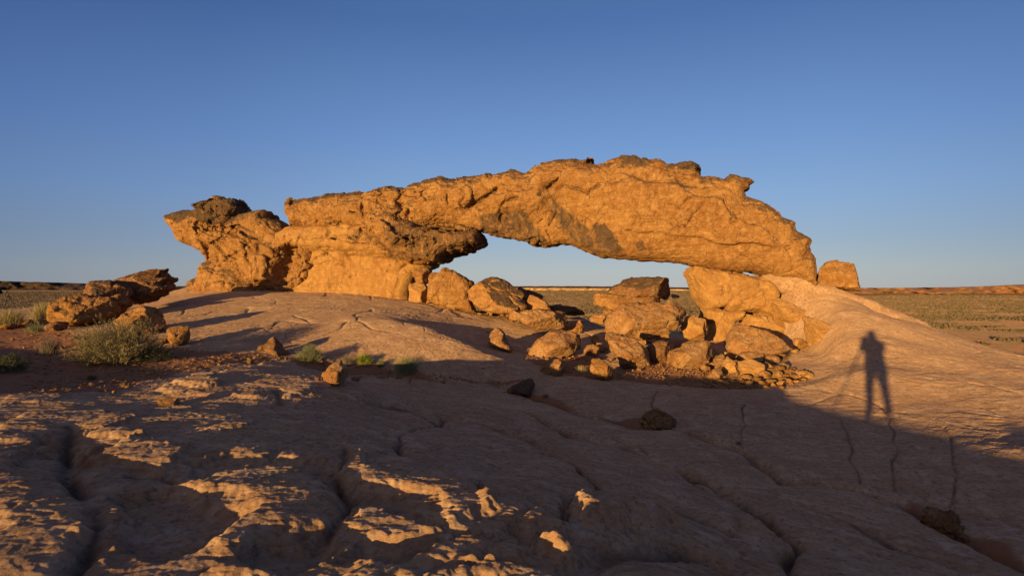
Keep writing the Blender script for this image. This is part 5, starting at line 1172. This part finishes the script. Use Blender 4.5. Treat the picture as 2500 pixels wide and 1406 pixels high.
def tripod(loc, rot, Ht, label, spread=.5):
    rt = empty('tripod', loc, label, 'tripod'); rt.rotation_euler[2] = rot
    for k in range(3):
        a = k*2*math.pi/3+.5; fx, fy = math.cos(a)*spread, math.sin(a)*spread
        wx, wy = loc[0]+math.cos(rot)*fx-math.sin(rot)*fy, loc[1]+math.sin(rot)*fx+math.cos(rot)*fy
        fz = zg(wx, wy)-loc[2]; top = np.array([math.cos(a)*.04, math.sin(a)*.04, Ht-.24]); ft = np.array([fx, fy, fz+.01])
        m1 = top+(ft-top)*.4; m2 = top+(ft-top)*.7
        mesh_obj('leg', *join([tube(top, m1, .026, .026), tube(m1, m2, .022, .022), tube(m2, ft, .018, .017), tube(m1-(m1-top)*.06, m1+(m1-top)*.04, .022, .022)]), M_MET, rt, smooth=False)
    mesh_obj('column', *join([tube((0, 0, Ht-.36), (0, 0, Ht-.12), .014, .014), tube((0, 0, Ht-.27), (0, 0, Ht-.2), .05, .045)]), M_MET, rt, smooth=False)
    mesh_obj('tripod_head', *join([tube((0, 0, Ht-.13), (0, 0, Ht-.07), .028, .028), bx((0, 0, Ht-.058), (.06, .07, .02)), tube((.02, -.02, Ht-.1), (.09, -.05, Ht-.11), .008, .010)]), M_MET, rt, smooth=False)
    return rt
def photo_camera(loc, rot, label):
    rt = empty('camera_body', loc, label, 'camera'); rt.rotation_euler[2] = rot
    mesh_obj('housing', *join([bx((0, -.09, 0), (.14, .055, .095)), bx((0, -.09, .058), (.055, .05, .026)), bx((.058, -.075, -.002), (.026, .06, .09)), bx((0, -.09, -.05), (.07, .04, .008))]), M_CAM, rt, smooth=False)
    mesh_obj('lens', *join([tube((0, -.065, 0), (0, -.02, 0), .036, .036, 24), tube((0, -.04, 0), (0, -.012, 0), .039, .040, 24)]), M_CAM, rt, smooth=False)
    return rt
# the photographer whose shadow lies on the slab; the lens of this scene is the lens on this tripod
tz = zg(0, -.1)
tripod((0, -.09, tz), .4, CZ-tz, 'tripod under the camera that takes the picture', .60)
photo_camera((0, -.015, CZ), 0, 'black camera on the tripod that takes the picture')
pp = person((.10, -.32, zg(.10, -.32)), 0.0, 'person in dark clothes standing behind the tripod, its long shadow on the slab', M_JKT, (-.10, .20, CZ-.03-zg(.10, -.32)))
pp.scale = (1.14, 1.05, 1.0)
s0, t0 = -2.05, -.35
tripod((s0*CA+t0*SA, -s0*SA+t0*CA, zg(s0*CA+t0*SA, -s0*SA+t0*CA)), 1.0, 1.15, 'folded up lone tripod left of the person taking the picture', .12)
o = PR_ROCK = boulder('boulder', [(1120, 640), (1190, 600), (1270, 590), (1350, 630), (1390, 700), (1360, 770), (1180, 790), (1110, 730)], F/300., .5, M_BOULD, 'boulder on the ridge right of the person taking the picture', seed=95, h=.05)
o.location = (1.75, -1.75, zg(1.75, -1.75)+.02); o.scale = (.8, .8, .55)
# the other photographer, at the far left edge
dx = 36.0; px_ = (19-1250)/F*dx; gz_ = zg(px_, dx)
tripod((px_, dx, gz_), .2, CZ-(713-703)/F*dx-gz_, 'distant tripod at the left edge beyond the dry grass', .45)
photo_camera((px_, dx, CZ-(713-703)/F*dx), -1.35, 'black camera on the distant tripod at the left edge')
person((px_-.62, dx-.05, zg(px_-.6, dx)), -1.45, 'person in black reaching for the distant camera at the left edge', M_BLK, (0.0, .40, CZ-(716-703)/F*dx-zg(px_-.6, dx)))
